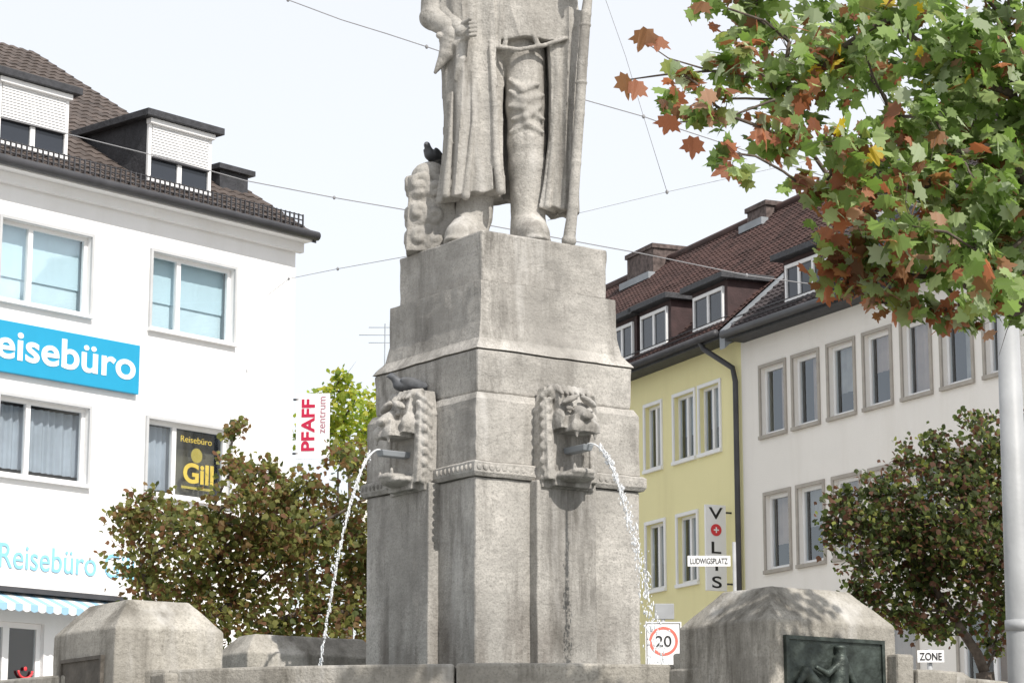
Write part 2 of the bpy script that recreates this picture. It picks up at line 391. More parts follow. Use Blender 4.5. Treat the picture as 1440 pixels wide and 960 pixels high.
def rough(o,cuts=3,amp=.006):
    bm=bmesh.new(); bm.from_mesh(o.data)
    for _ in range(cuts): bmesh.ops.subdivide_edges(bm,edges=bm.edges[:],cuts=1,use_grid_fill=True)
    for v in bm.verts:
        v.co+=Vector((noise.noise(v.co*3),noise.noise(v.co*3+Vector((9,0,0))),noise.noise(v.co*4+Vector((0,5,0)))*.6))*amp
        v.co+=Vector((noise.noise(v.co*13),noise.noise(v.co*13+Vector((9,0,0))),noise.noise(v.co*14+Vector((0,5,0)))))*amp*.7
    bm.to_mesh(o.data); bm.free(); return o
def course(prof,bev=.014):
    mb=MB(); mb.rings([sq(a,z) for a,z in prof],sm=False)
    return rough(mb.build('pillar_course',M['stone'],fount,bevel=bev),4,.007)
zA1=zc(322,1.06); zA0=zc(392,1.14); zB1=zA0-.003
zB0=zc(452,1.14); zC1=zc(487,1.3); zC0=zc(549,1.3); zD1=zC0-.003; zD0=zc(646,1.36); zE0=zc(668,1.36); zF0=2.0
course([(1.05,zA0),(1.06,zA1)])
course([(1.32,zC1-.002),(1.28,zC1+.03),(1.19,zC1+.085),(1.15,zB0+.01),(1.14,zB1)],.006)
course([(1.28,zC0),(1.30,zC1-.006)])
course([(1.365,zD0),(1.365,zD1-.05),(1.31,zD1)])
course([(1.40,zE0),(1.43,zE0+.025),(1.43,zD0-.015),(1.39,zD0-.003)],.01)
course([(1.36,zF0),(1.36,zE0-.003)])
for k in range(4):
    for sd_ in (-1,1):
        ob=MB(); rt=Matrix.Rotation(k*math.pi/2,3,'Z')
        for i in range(9):
            x=sd_*(.275+i*.050)
            p=rt@Vector((x,-.713,(zD0+zE0)/2+.004)); ob.ell(p,(.021,.006,.022),nu=8,nv=5)
        ob.build('ornament_band',M['stone'],fount)
for k in range(4):
    rt=Matrix.Rotation(k*math.pi/2,4,'Z')
    pm=MB(); pm.box(-.245,.245,-.765,-.6,zF0,zE0+.0)
    o=pm.build('pilaster',M['stone'],fount,bevel=.012); rough(o,4,.006); o.matrix_local=rt
def lion():
    mb=SD(.018); rl=random.Random(5)
    mb.frus(-.215,.215,-.12,.02,-.03,-.215,.215,-.13,.02,.50)
    mb.frus(-.215,.215,-.13,.02,.49,-.175,.175,-.08,.02,.655)
    mb.frus(-.15,.15,-.29,-.02,.36,-.12,.12,-.19,-.02,.615)          # skull
    mb.frus(-.11,.11,-.40,-.1,.335,-.075,.075,-.36,-.1,.45)          # muzzle over the open mouth
    mb.ell((0,-.32,.465),(.055,.12,.045),Matrix.Rotation(.35,3,'X'))
    mb.ell((0,-.41,.44),(.048,.022,.022))
    mb.ell((0,-.20,.045),(.145,.17,.04)); mb.ell((0,-.33,.068),(.09,.06,.028))   # jaw
    mb.frus(-.15,.15,-.20,-.02,-.02,-.14,.14,-.18,-.02,.07)
    for s in (-1,1):
        mb.ell((s*.14,-.13,.61),(.045,.04,.05))
        mb.ell((s*.078,-.28,.555),(.07,.045,.024),Matrix.Rotation(s*.45,3,'Y'))
        mb.ell((s*.082,-.285,.495),(.026,.018,.017))
        mb.ell((s*.062,-.375,.365),(.055,.04,.042))
        mb.ell((s*.135,-.22,.43),(.03,.08,.06))
        mb.ell((s*.135,-.13,.22),(.03,.03,.15))
        x0_,x1_=((.15,.205) if s>0 else (-.205,-.15))
        mb.frus(x0_,x1_,-.19,-.02,.02,x0_,x1_,-.16,-.02,.56)
        for i in range(7):
            z=.60-.07*i+rl.uniform(-.015,.015)
            mb.tube([(s*.18,-.165,z+.02),(s*.208,-.12,z-.02),(s*.21,-.05,z-.06)],[.016,.022,.010])
        for i in range(10):
            a=i*.6; rr=.055-.004*i
            mb.ell((s*.206,-.12+rr*math.cos(a),.05+rr*math.sin(a)),.012)
        mb.ell((s*.075,-.345,.10),(.012,.012,.024)); mb.ell((s*.075,-.38,.315),(.012,.012,.03))
    for i in range(6):
        x=-.12+.048*i; mb.tube([(x*.9,-.23,.60),(x,-.17,.64),(x*1.2,-.09,.66)],[.012,.022,.014])
    mb.ell((0,-.22,.085),(.05,.10,.016))
    return mb
lo=lion().build('lion_head',M['stone'],fount,h=.006,disp=.006)
lzb=zE0-.02; LS=.76
for k in range(4):
    o=lo if k==0 else lo.copy()
    if k: C.objects.link(o); o.parent=fount
    o.matrix_local=Matrix.Rotation(-k*math.pi/2,4,'Z')@Matrix.Translation((0,-.69,lzb))@Matrix.Diagonal((1,LS,1,1))
    pb=MB(); 
    pb.frus(-.035,.035,-.40,-.08,.205,-.045,.045,-.42,-.08,.245)
    q=pb.build('spout',M['zinc'],o,bevel=.006)
def pier(px,py,Y,wr,wl,h=.17,ins=.17,name='pier'):
    nc=L(P(px,py,Y)); mb=MB()
    x0,y0,z=nc
    x1=x0+wr; y1=y0+wl
    mb.rings([[(x0,y0,q),(x1,y0,q),(x1,y1,q),(x0,y1,q)] for q in (1.4,z)]+[[(x0+ins,y0+ins,z+h),(x1-ins,y0+ins,z+h),(x1-ins,y1-ins,z+h),(x0+ins,y1-ins,z+h)]],sm=False)
    o=mb.build(name,M['stone3'],fount,bevel=.010); rough(o,4,.0045)
    return o,nc
pr,ncr=pier(1082,869,12.6,.88,.74,.19,.17)
pl,ncl=pier(162,880,13.6,.68,.80,.17,.15)
pt,nct=pier(348,916,17.2,1.15,.50,.14,.13)
pf,ncf=pier(1300,958,19.2,.62,.5,.1,.1)
def stub(px,py,Y,wr,wl):
    nc=L(P(px,py,Y)); mb=MB(); mb.box(nc.x,nc.x+wr,nc.y,nc.y+wl,1.4,nc.z); rough(mb.build('pier_shoulder',M['stone3'],fount,bevel=.015),3,.005)
stub(1012,912,12.95,.26,.4); stub(985,936,13.05,.3,.3)
stub(196,928,13.75,.50,.4); stub(232,944,13.55,.36,.3)
stub(1262,918,13.0,.12,.3)
stub(1290,940,13.1,.3,.3)
def plaque(nc,face,a0,a1,z0,z1,m):
    fr=MB(); pn=MB()
    def T(a,dd,z):
        return Vector((nc.x+a,nc.y-dd,z)) if face=='r' else Vector((nc.x-dd,nc.y+a,z))
    def bx(mb,a,b,c,e,d0,d1):
        vs=[T(a,d0,c),T(b,d0,c),T(b,d0,e),T(a,d0,e),T(a,d1,c),T(b,d1,c),T(b,d1,e),T(a,d1,e)]
        mb.add(vs,[(3,2,1,0),(4,5,6,7),(0,1,5,4),(1,2,6,5),(2,3,7,6),(3,0,4,7)])
    bx(pn,a0,a1,z0,z1,-.02,.012)
    for q in ((a0-.02,a1+.02,z1,z1+.02),(a0-.02,a1+.02,z0-.02,z0),(a0-.02,a0,z0,z1),(a1,a1+.02,z0,z1)): bx(fr,*q,-.02,.024)
    fo_=pn.build('relief_plaque',m,fount); fr.build('frame',m,fo_)
    return T,fo_
T,pq=plaque(ncr,'r',.11,.76,ncr.z-.66,ncr.z-.10,M['bronze'])
rb=SD(.01); zz=ncr.z-.03
rb.ell(T(.46,.03,zz-.125),(.030,.028,.036)); rb.ell(T(.455,.03,zz-.10),(.036,.03,.014)); rb.caps(T(.455,.025,zz-.175),T(.44,.025,zz-.30),.045,.055)
rb.caps(T(.43,.04,zz-.19),T(.35,.045,zz-.24),.02,.016); rb.caps(T(.35,.045,zz-.24),T(.28,.04,zz-.21),.016,.012)
rb.caps(T(.49,.03,zz-.19),T(.54,.035,zz-.28),.022,.018)
rb.caps(T(.32,.02,zz-.36),T(.60,.02,zz-.37),.07,.08); rb.caps(T(.31,.025,zz-.34),T(.22,.03,zz-.24),.045,.032); rb.caps(T(.22,.03,zz-.23),T(.165,.03,zz-.29),.028,.018)
for a in (.30,.38,.56,.64): rb.caps(T(a,.02,zz-.42),T(a-.03,.02,zz-.6),.024,.016)
rb.caps(T(.46,.05,zz-.32),T(.42,.055,zz-.48),.026,.02)
rb.build('relief_figures',M['bronze'],pq,h=.006)
T2,pq2=plaque(ncl,'l',.14,.64,ncl.z-.6,ncl.z-.17,M['brownplq'])
def jet(k,v,zend,spread,ndrop,label,seed,nt=2):
    rnd=random.Random(seed)
    mw=Matrix.Translation(fo)@Matrix.Rotation(A35,4,'Z')@Matrix.Rotation(-k*math.pi/2,4,'Z')
    s=mw@Vector((0,-.69-.40*LS,lzb+.248)); out=(mw.to_3x3()@Vector((0,-1,0)))
    side=out.cross(Vector((0,0,1)))
    T_=math.sqrt(2*(s.z-zend)/9.81)*1.01
    mb=MB(); 
    def at(t): return s+out*(v*t)+Vector((0,0,.1*t-4.905*t*t))
    for q in range(nt):
        pts=[];rad=[]; end=(.24,.33)[q]
        for i in range(26):
            t=end*i/25; p=at(t)+side*(.010*(q-.5)*i/25*2+.004*noise.noise(Vector((i*.5,q,seed))))
            pts.append(p); rad.append(.0062*(1-.6*i/25)+.0025*abs(noise.noise(Vector((i*.8,q*3,seed)))))
        mb.tube(pts,rad,6)
    for i in range(ndrop):
        t=.10+(T_-.10)*rnd.random()**.8
        sp=spread*(t/T_)**1.6
        p=at(t)+side*rnd.gauss(0,sp)+out*rnd.gauss(0,sp*.6)+Vector((0,0,rnd.gauss(0,.02)))
        if p.z<zend-.02: continue
        r=rnd.uniform(.0018,.0062)
        mb.ell(p,(r,r,r*rnd.uniform(1,3.6)),nu=6,nv=4)
    o=mb.build('water_jet',M['drop'],origin=s); tag(o,label,'water jet')
jet(0,1.3,2.22,.045,700,'water jet arcing down to the right from the right hand lion mouth',3)
jet(1,.80,2.22,.010,560,'thin water jet falling leftwards from the left hand lion mouth',5)
# ------------------------------------------------------------------ statue
YS=16.86
zb=zA1
so_=Vector((P(712,345,YS).x,YS,zb))
stt=empty('statue',so_,0,'grey stone statue in a long coat holding a long sword, standing on the pillar','statue')
def S(px,py,dy=0): return P(px,py,YS+dy)
body=SD(.03)
def cap(a,b,r0,r1): body.caps(S(*a),S(*b),r0,r1,18)
body.ell(S(712,60,.0),(.27,.18,.2)); body.ell(S(712,20,0),(.25,.17,.25)); body.ell(S(712,-35,0),(.31,.19,.27)); body.ell(S(712,-70,0),(.36,.17,.12))
body.caps(S(712,-85,0),S(712,-115,-.02),.10,.09); body.ell(S(712,-140,-.03),(.135,.16,.19))
body.ell(S(712,-138,-.19),(.022,.035,.04)); body.ell(S(712,-120,-.14),(.09,.07,.07)); body.ell(S(712,-160,.0),(.15,.17,.12)); body.ell(S(712,-126,-.185),(.04,.02,.008))
for s in (-1,1):
    body.ell(S(712+s*11,-146,-.165),(.025,.02,.018)); body.ell(S(712+s*28,-140,-.02),(.02,.035,.05))
cap((738,80,-.02),(739,150,-.06),.15,.138); cap((739,150,-.06),(740,200,-.05),.138,.132); cap((740,200,-.05),(742,235,-.03),.132,.134); cap((742,235,-.03),(743,312,-.03),.134,.122)
cap((684,80,.0),(676,180,-.02),.15,.125); cap((676,180,-.02),(666,305,-.02),.125,.135)
def foot(px,dy,dx,dyy):
    a=P(px,340,YS+dy); a.z=zb+.09; b=a+Vector((dx,dyy,-.02))
    for t in range(7):
        f=t/6; c=a.lerp(b,f); r=.128*(1-f)+.095*f; h=.17*(1-f)+.085*f
        body.ell((c.x,c.y,zb+h*.8),(r,r,h))
    c=a.lerp(b,.5); ang=math.atan2(b.y-a.y,b.x-a.x)
    body.ell((c.x,c.y,zb+.02),(.26,.125,.045),Matrix.Rotation(ang,3,'Z'))
foot(743,-.03,.05,-.24); foot(662,-.02,-.08,-.22)
# creases where the trouser gathers over the boot
for (pa,pb_,pc) in (((716,128,-.16),(738,142,-.20),(764,134,-.15)),((716,150,-.16),(736,152,-.20),(765,168,-.15)),((718,186,-.15),(742,174,-.19),(764,186,-.15)),((716,112,-.15),(734,126,-.20),(758,118,-.18)),((720,168,-.17),(740,164,-.20),(760,150,-.17))):
    body.tube([S(*pa),S(*pb_),S(*pc)],[.010,.022,.010])
cap((650,-72,0),(618,8,-.03),.12,.10); cap((618,8,-.03),(645,42,-.26),.095,.06)
cap((776,-72,0),(808,-34,-.03),.12,.095); cap((808,-34,-.03),(820,-30,-.22),.09,.06)
body.build('body',M['stone2'],stt,origin=so_,h=.0095,disp=.004)
def hand(c,dirx):
    hb=SD(.008)
    hb.ell(c,(.065,.045,.05))
    for i in range(4):
        a=c+Vector((dirx*(.035),-.03,.045-.03*i)); b=a+Vector((dirx*.045,-.035,-.004)); d=b+Vector((-dirx*.035,-.028,-.012)); 
        r=.0175-.0015*abs(i-1)
        hb.caps(a,b,r,r*.95,8); hb.caps(b,d,r*.95,r*.8,8)
    hb.caps(c+Vector((0,-.02,.05)),c+Vector((dirx*.05,-.07,.065)),.02,.016,8)
    hb.build('hand',M['stone2'],stt,origin=so_,h=.006,disp=.002)
hand(S(652,44,-.30),1); hand(S(824,-32,-.26),-1)
coat=SD(.008)
coat.panel([(-90,655,770),(-60,632,792),(-20,612,806),(20,606,812),(45,618,818),(66,645,808)],.22,-.02,8,.06,.2)
coat.panel([(-10,618,700),(60,620,704),(120,623,704),(180,625,703),(240,621,705),(280,616,708)],.19,-.08,7,.11,.6,hem=.035,sq_=3)
coat.panel([(20,762,818),(70,767,814),(130,770,809),(200,769,807),(260,762,812),(300,755,814)],.16,-.03,6,.11,1.9,hem=-.02,sq_=3)
coat.panel([(0,630,812),(120,632,806),(230,628,808),(284,626,810)],.10,.24,9,.10,.3)
for pts,r in (([(664,100,-.255),(666,170,-.258),(659,240,-.258),(655,276,-.256)],[.008,.016,.024,.03]),
              ([(690,66,-.255),(696,150,-.260),(698,220,-.262),(704,268,-.255)],[.014,.022,.028,.032]),([(636,130,-.24),(633,200,-.245),(627,274,-.245)],[.008,.018,.028]),
              ([(782,110,-.165),(778,200,-.172),(770,290,-.168)],[.008,.018,.026]),([(800,90,-.165),(803,200,-.172),(803,292,-.168)],[.008,.018,.026]),
              ([(700,66,-.21),(730,70,-.222),(765,64,-.21),(795,54,-.20)],.016),([(703,-20,-.215),(705,30,-.222),(700,66,-.215)],.018),([(725,-20,-.215),(742,30,-.22),(756,62,-.208)],[.008,.014,.02]),
              ([(735,-20,-.215),(722,20,-.22),(710,62,-.212)],[.008,.012,.018]),
              ([(680,-20,-.21),(668,10,-.218),(642,22,-.21)],.016),([(690,0,-.225),(690,60,-.238),(697,120,-.25)],.016),
              ([(618,50,-.25),(640,62,-.27),(655,50,-.3)],.026)):
    coat.tube([S(*p) for p in pts],r)
coat.caps(S(612,-10,-.05),S(610,25,-.10),.10,.095); coat.caps(S(606,25,-.12),S(632,40,-.22),.085,.072)
coat.tube([S(636,50,-.24),S(628,75,-.22),S(612,102,-.2)],[.075,.055,.012]); coat.tube([S(650,56,-.25),S(648,84,-.26),S(640,112,-.25)],[.05,.038,.012])
for i in range(4): coat.tube([S(600+i*3,14+i*9,-.19),S(615+i*3,20+i*8,-.215),S(634,26+i*7,-.22)],.010)
coat.build('coat',M['stone2'],stt,origin=so_,h=.008,disp=.003)
sw=SD(.01)
pts=[(832,-60,-.24),(829,-20,-.25),(824,20,-.25),(819,90,-.25),(815,160,-.25),(810,230,-.25),(806,290,-.25),(801,330,-.24)]
sw.tube([S(*p) for p in pts],[.022,.030,.037,.0365,.036,.0355,.0355,.043])
for i,y in ((3,36),(4,117)): sw.ell(S(823 if i==3 else 817.5,y,-.25),(.043,.043,.013))
pb=S(800,338,-.24); sw.ell((pb.x,pb.y,zb+.03),(.052,.052,.05))
sw.build('sword',M['stone2'],stt,origin=so_,h=.007,disp=.001)
ln=SD(.028); rr=random.Random(4)
ln.frus(S(574,0).x,S(645,0).x,YS-.07,YS+.3,zb,S(578,0).x,S(640,0).x,YS-.04,YS+.3,zb+.56)
ln.ell(S(604,250,.10),(.13,.15,.11)); ln.ell(S(590,272,-.03),(.06,.06,.04)); ln.ell(S(583,266,-.02),(.04,.03,.02)); ln.ell(S(586,290,-.03),(.045,.05,.018))
for cx_,cy_,r0_ in ((590,258,.07),(612,264,.06),(589,300,.065),(612,302,.06),(590,334,.06),(612,340,.055)):
    pp=[]; q=S(cx_,cy_,-.045)
    for i in range(12):
        a=i*.6+cx_; r_=r0_*(1-i/14); pp.append(q+Vector((r_*math.cos(a),-.004-.002*i,r_*math.sin(a))))
    ln.tube(pp,[.020-.0006*i for i in range(12)])
    if cx_<600: ln.tube([Vector((S(576,0).x,p_.y+.10+(p_.x-q.x),p_.z)) for p_ in pp],[.018-.0006*i for i in range(12)])
ln.build('lion_carving',M['stone2'],stt,origin=so_,h=.008,disp=.006)
# ------------------------------------------------------------------ pigeons
def pigeon(loc,ang,label,sc_=1):
    mb=SD(.012)
    mb.ell((0,0,.065),(.10,.05,.045),Matrix.Rotation(-.12,3,'Y')); mb.caps((-.075,0,.085),(-.10,0,.108),.03,.022); mb.ell((-.108,0,.116),(.026,.02,.022))
    mb.caps((-.13,0,.114),(-.145,0,.11),.006,.004); mb.caps((.08,0,.06),(.17,0,.04),.026,.014)
    for s in (-1,1):
        mb.ell((.03,s*.042,.075),(.095,.014,.032),Matrix.Rotation(.2,3,'Y')); mb.caps((-.01,s*.018,.04),(-.015,s*.018,.0),.007,.006)
    o=mb.build('pigeon',M['pigeon'],h=.0045); o.location=loc; o.rotation_euler=(0,0,ang); o.scale=(sc_,)*3
    tag(o,label,'pigeon')
hw=Matrix.Translation(fo)@Matrix.Rotation(A35,4,'Z')@Matrix.Rotation(-math.pi/2,4,'Z')
p=hw@Vector((-.02,-.69-.08,lzb+.65)); pigeon(p,R(20),'dark grey pigeon resting on top of the left lion head',1.05)
p=S(608,238,.12); p.z=S(604,250,.12).z+.10; pigeon(p,R(70),'dark pigeon perched on the lion carving beside the statue',1.0)
# ------------------------------------------------------------------ facades
class Fac:
    def __init__(s,px,Y,ang,name,label,cat='building'):
        p=P(px,500,Y); s.o=Vector((p.x,p.y,0)); s.d=Vector((math.cos(ang),math.sin(ang),0)); s.n=Vector((-math.sin(ang),math.cos(ang),0))
        s.root=empty(name,s.o,ang,label,cat)
    def hit(s,px,py,off=0):
        r=ray(px,py); o=s.o+s.n*off
        det=s.d.x*(-r.y)+r.x*s.d.y
        a=(-o.x*(-r.y)-r.x*o.y)/det
        t=(s.d.x*(-o.y)+o.x*s.d.y)/det
        return a,CZ+r.z*t
def wall(fac,x0,x1,z0,z1,holes,m,depth,rev=.2,gable=None,name='wall'):
    xs=sorted(set([x0,x1]+[h[0] for h in holes]+[h[1] for h in holes])); zs=sorted(set([z0,z1]+[h[2] for h in holes]+[h[3] for h in holes]))
    mb=MB()
    for i in range(len(xs)-1):
        for j in range(len(zs)-1):
            cx=(xs[i]+xs[i+1])/2; cz=(zs[j]+zs[j+1])/2
            if any(h[0]<cx<h[1] and h[2]<cz<h[3] for h in holes): continue
            mb.quad((xs[i],0,zs[j]),(xs[i+1],0,zs[j]),(xs[i+1],0,zs[j+1]),(xs[i],0,zs[j+1]))
    for a,b,c,d in holes:
        mb.quad((a,0,c),(a,rev,c),(a,rev,d),(a,0,d)); mb.quad((b,0,c),(b,0,d),(b,rev,d),(b,rev,c))
        mb.quad((a,0,c),(b,0,c),(b,rev,c),(a,rev,c)); mb.quad((a,0,d),(a,rev,d),(b,rev,d),(b,0,d))
    mb.quad((x0,0,z0),(x0,0,z1),(x0,depth,z1),(x0,depth,z0)); mb.quad((x1,0,z0),(x1,depth,z0),(x1,depth,z1),(x1,0,z1)); mb.quad((x0,depth,z0),(x0,depth,z1),(x1,depth,z1),(x1,depth,z0))
    if gable:
        for x in (x0,x1): mb.add([(x,0,z1),(x,depth/2,gable),(x,depth,z1)],[(0,1,2)])
    me=bpy.data.meshes.new(name); me.from_pydata([tuple(v) for v in mb.v],[],mb.f); me.materials.append(m)
    o=bpy.data.objects.new(name,me); C.objects.link(o); o.parent=fac.root
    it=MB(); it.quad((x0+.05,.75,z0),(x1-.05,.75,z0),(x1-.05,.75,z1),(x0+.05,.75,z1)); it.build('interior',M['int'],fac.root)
    return o
def window(fac,a,b,c,d,splits=(.36,),fm=None,cm=None,cpart=(0,1,0,1),surr=None,sill=None,fw=.065,sw_=.1,amp=.03):
    fm=fm or M['whitepaint']; mb=MB(); y0,y1=.09,.155
    mb.box(a+.002,b-.002,y0,y1,d-fw,d-.002); mb.box(a+.002,b-.002,y0,y1,c+.002,c+fw); mb.box(a+.002,a+fw,y0,y1,c+fw,d-fw); mb.box(b-fw,b-.002,y0,y1,c+fw,d-fw)
    for s in splits:
        x=a+(b-a)*s; mb.box(x-fw*.7,x+fw*.7,y0-.01,y1,c+fw,d-fw)
    o=mb.build('window',fm,fac.root)
    p=MB(); p.quad((a+fw,.125,c+fw),(b-fw,.125,c+fw),(b-fw,.125,d-fw),(a+fw,.125,d-fw)); p.build('pane',M['glass'],o)
    if cm:
        cu=MB(); w_=b-a; h=d-c; x0=a+w_*cpart[0]; x1=a+w_*cpart[1]; z0=c+h*cpart[2]; z1=c+h*cpart[3]; n_=max(4,int((x1-x0)/.03))
        k1=random.uniform(.9,1.5)
        pts=[(x0+(x1-x0)*i/n_, .27+amp*math.sin(i*k1+1.3*math.sin(i*.31))) for i in range(n_+1)]
        for i in range(n_): cu.add([(pts[i][0],pts[i][1],z0),(pts[i+1][0],pts[i+1][1],z0),(pts[i+1][0],pts[i+1][1],z1),(pts[i][0],pts[i][1],z1)],[(0,1,2,3)],0,True)
        cu.build('curtain',cm,o)
    if sill:
        s_=MB(); s_.box(a-.06,b+.06,-.09,.088,c-.055,c-.001); s_.build('sill',sill,o,bevel=.006)
    if surr:
        s_=MB(); t=sw_; y=-.035
        s_.box(a-t,b+t,y,.08,d+.001,d+t); s_.box(a-t,b+t,y-.03,.08,c-t,c-.001); s_.box(a-t,a-.001,y,.08,c,d); s_.box(b+.001,b+t,y,.08,c,d)
        s_.build('surround',surr,o,bevel=.006)
    return o
def tiles(x0,x1,y0,z0,y1,z1,m,parent,name='roof',cw=.24,rl=.34):
    mb=MB(); L_=math.hypot(y1-y0,z1-z0); nr=int(L_/rl); nx=int((x1-x0)/cw*4)
    ny,nz_=-(z1-z0)/L_,(y1-y0)/L_
    for r in range(nr):
        t0,t1=r/nr,(r+1)/nr
        jit=random.uniform(-.004,.004)
        vs=[];fs=[]
        for i in range(nx+1):
            x=x0+(x1-x0)*i/nx; wv=.018*math.sin(2*math.pi*(x-x0)/cw)
            tj=.008*noise.noise(Vector((x*2,r*3.1,0)))
            for t,h in ((t0,-.0),(t0,.036+wv+jit+tj),(t1,.012+wv+tj)):
                vs.append((x,y0+(y1-y0)*t+ny*h,z0+(z1-z0)*t+nz_*h))
        for i in range(nx):
            a=i*3;b=a+3; fs+=[(a,b,b+1,a+1),(a+1,b+1,b+2,a+2)]
        mb.add(vs,fs,0,False)
    me=bpy.data.meshes.new(name); me.from_pydata([tuple(v) for v in mb.v],[],mb.f); me.materials.append(m)
    o=bpy.data.objects.new(name,me); C.objects.link(o); o.parent=parent; return o
def dormer(fac,s0,s1,y0,zt,zr,mats,shutter=True,nw=2,ov=.16,name='dormer',lift=.16,topgap=.08,side=0):
    y1=y0
    while zr(y1)<zt+.05 and y1<y0+6: y1+=.05
    zb_=zr(y0)-.05
    mb=MB(); mb.box(s0-side,s1+side,y0,y1,zb_-.3,zt); o=mb.build(name,mats[0],fac.root)
    rf=MB(); rf.frus(s0-side-ov,s1+side+ov,y0-ov*1.4,y1+.1,zt+.002,s0-side-ov,s1+side+ov,y0-ov*1.4,y1+.1,zt+.13); rf.build('dormer_roof',mats[1],o,bevel=.01)
    zb2=zb_+lift; zt-=topgap-.08
    fr=MB(); t=.07 if shutter else .06
    fr.box(s0+.0,s1,y0-.06,y0-.001,zt-.08,zt-.001); fr.box(s0,s1,y0-.07,y0-.001,zb2-.07,zb2); fr.box(s0,s0+t,y0-.06,y0-.001,zb2,zt-.08); fr.box(s1-t,s1,y0-.06,y0-.001,zb2,zt-.08)
    for i in range(1,nw):
        x=s0+(s1-s0)*i/nw; fr.box(x-t*.7,x+t*.7,y0-.055,y0-.001,zb2,zt-.08)
    wn=fr.build('window',M['whitepaint'],o,bevel=.006)
    pa=MB(); pa.quad((s0+t,y0-.02,zb2),(s1-t,y0-.02,zb2),(s1-t,y0-.02,zt-.08),(s0+t,y0-.02,zt-.08)); pa.build('pane',M['dglass'],wn)
    if shutter:
        sh=MB(); z1=zt-.08; z0=zb2+(zt-zb2)*.36; nn=12; w0,w1=s0+t+.01,s1-t-.01
        for i in range(nn):
            za=z0+(z1-z0)*i/nn; zb3=z0+(z1-z0)*(i+1)/nn
            sh.frus(w0,w1,y0-.075,y0-.03,za,w0,w1,y0-.058,y0-.03,zb3-.006)
        sh.build('roller_shutter',M['whitepaint'],wn)
        bx=MB(); bx.box(s0-.02,s1+.02,y0-.14,y0-.001,zt-.10,zt-.003); bx.build('shutter_box',M['whitepaint'],wn,bevel=.01)
        sb=MB(); sb.box(w0,w1,y0-.1,y0-.03,z0-.03,z0); sb.build('rail',M['darkmetal'],wn)
    return o
LB=Fac(413,44,R(48),'office_building','white plastered building on the left with brown tiled roof and blue travel agency sign')
ze=LB.hit(413,340)[1]
x0=-16; tanL=.62; OV=.34; depth=17.; XR=.16
def s_at(px,py): return LB.hit(px,py)[0]
zt1=LB.hit(212,353)[1]; zb1=LB.hit(328,484)[1]; zt2=LB.hit(207,588)[1]; zb2=LB.hit(207,690)[1]
zb2=min(zb2,LB.hit(120,682)[1]); 
holes=[]
for (l_,r_) in ((212,328),(-3,125),(-230,-90)): holes.append((s_at(l_,420),s_at(r_,420),zb1,zt1))
for (l_,r_) in ((206,322),(-5,122),(-235,-95)): holes.append((s_at(l_,640),s_at(r_,640),zb2,zt2))
zsh=LB.hit(0,872)[1]
shop=(s_at(-200,900),s_at(62,900),.15,zsh)
door2=(s_at(120,900),s_at(300,900),.15,zsh)
wall(LB,x0,0,0,ze,holes+[shop,door2],M['plaster'],depth,.2,ze+depth/2*tanL)
for i,h in enumerate(holes):
    up=i<3
    o=window(LB,*h,cm=M['curtc'] if up else M['curt'],cpart=(0,1,.40 if i==0 else .34,1) if up else ((0,1,.12,.93) if i!=3 else (0,.38,.1,.95)),sill=M['plaster'],surr=None,fm=M['whitepaint'],amp=.002 if up else .03)
    s_=MB(); a,b,c,d=h; t=.05
    s_.box(a-t,b+t,-.05,.085,d+.001,d+t); s_.box(a-t,a-.001,-.05,.085,c,d); s_.box(b+.001,b+t,-.05,.085,c,d); s_.build('surround',M['alu'],o)
    if up:
        cb=MB(); cb.quad((a+.0,.30,c-.3),(b+.1,.30,c-.3),(b+.1,.30,d-.05),(a+.0,.30,d-.05)); cb.build('inner_blind',M['blind2'],o)
    if i==3:
        text('Reisebüro',a+(b-a)*.46,b-.30,d-.28,d-.17,.128,M['yel'],o,bold=-.005)
        text('Gill',a+(b-a)*.50,b-.24,c+.30,c+.66,.128,M['yel'],o,bold=.03)
        lg=MB(); lx=a+(b-a)*.66; lz=c+.80
        lg.add([(lx+.13*math.cos(q),.129,lz+.13*math.sin(q)) for q in [k*math.pi/12 for k in range(24)]],[tuple(range(24))]); lg.build('logo_disc',M['yel'],o)
        lg=MB(); lg.box(a+(b-a)*.48,b-.24,.127,.132,c+.20,c+.245); lg.build('logo_bar',M['yel'],o)
        cb=MB(); cb.quad((a+(b-a)*.38,.33,c+.05),(b-.06,.33,c+.05),(b-.06,.33,d-.05),(a+(b-a)*.38,.33,d-.05)); cb.build('backing',M['curtx'],o)
for a,b,c,d in (shop,door2):
    w1=window(LB,a,b,c,d,splits=(.2,.4,.6,.8),fw=.09)
ev=MB(); ev.frus(x0,XR-.03,-OV,0.3,ze-.02,x0,XR-.03,-OV,.3,ze+.08); ev.build('eave',M['whitepaint'],LB.root)
bv=MB(); bv.box(x0,.1,-.12,.0-.002,ze-.2,ze-.022); bv.build('cornice',M['plaster'],LB.root)
gt=MB(); gt.tube([(x0,-OV-.08,ze+.07),(XR,-OV-.08,ze+.07)],.085,12); gt.box(x0,XR,-OV-.02,-OV+.06,ze+.06,ze+.17); gt.build('gutter',M['darkmetal'],LB.root)
zr=lambda y: ze+.10+(y+OV)*tanL
rfL=tiles(x0,XR,-OV,zr(-OV),depth/2,zr(depth/2),M['tileL'],LB.root)
rb_=MB(); rb_.add([(x0,depth/2,zr(depth/2)),(XR,depth/2,zr(depth/2)),(XR,depth+OV,ze),(x0,depth+OV,ze)],[(0,1,2,3)]); 
rb_.build('roof',M['tileL'],LB.root)
a_,b_=XR-.06,XR+.04
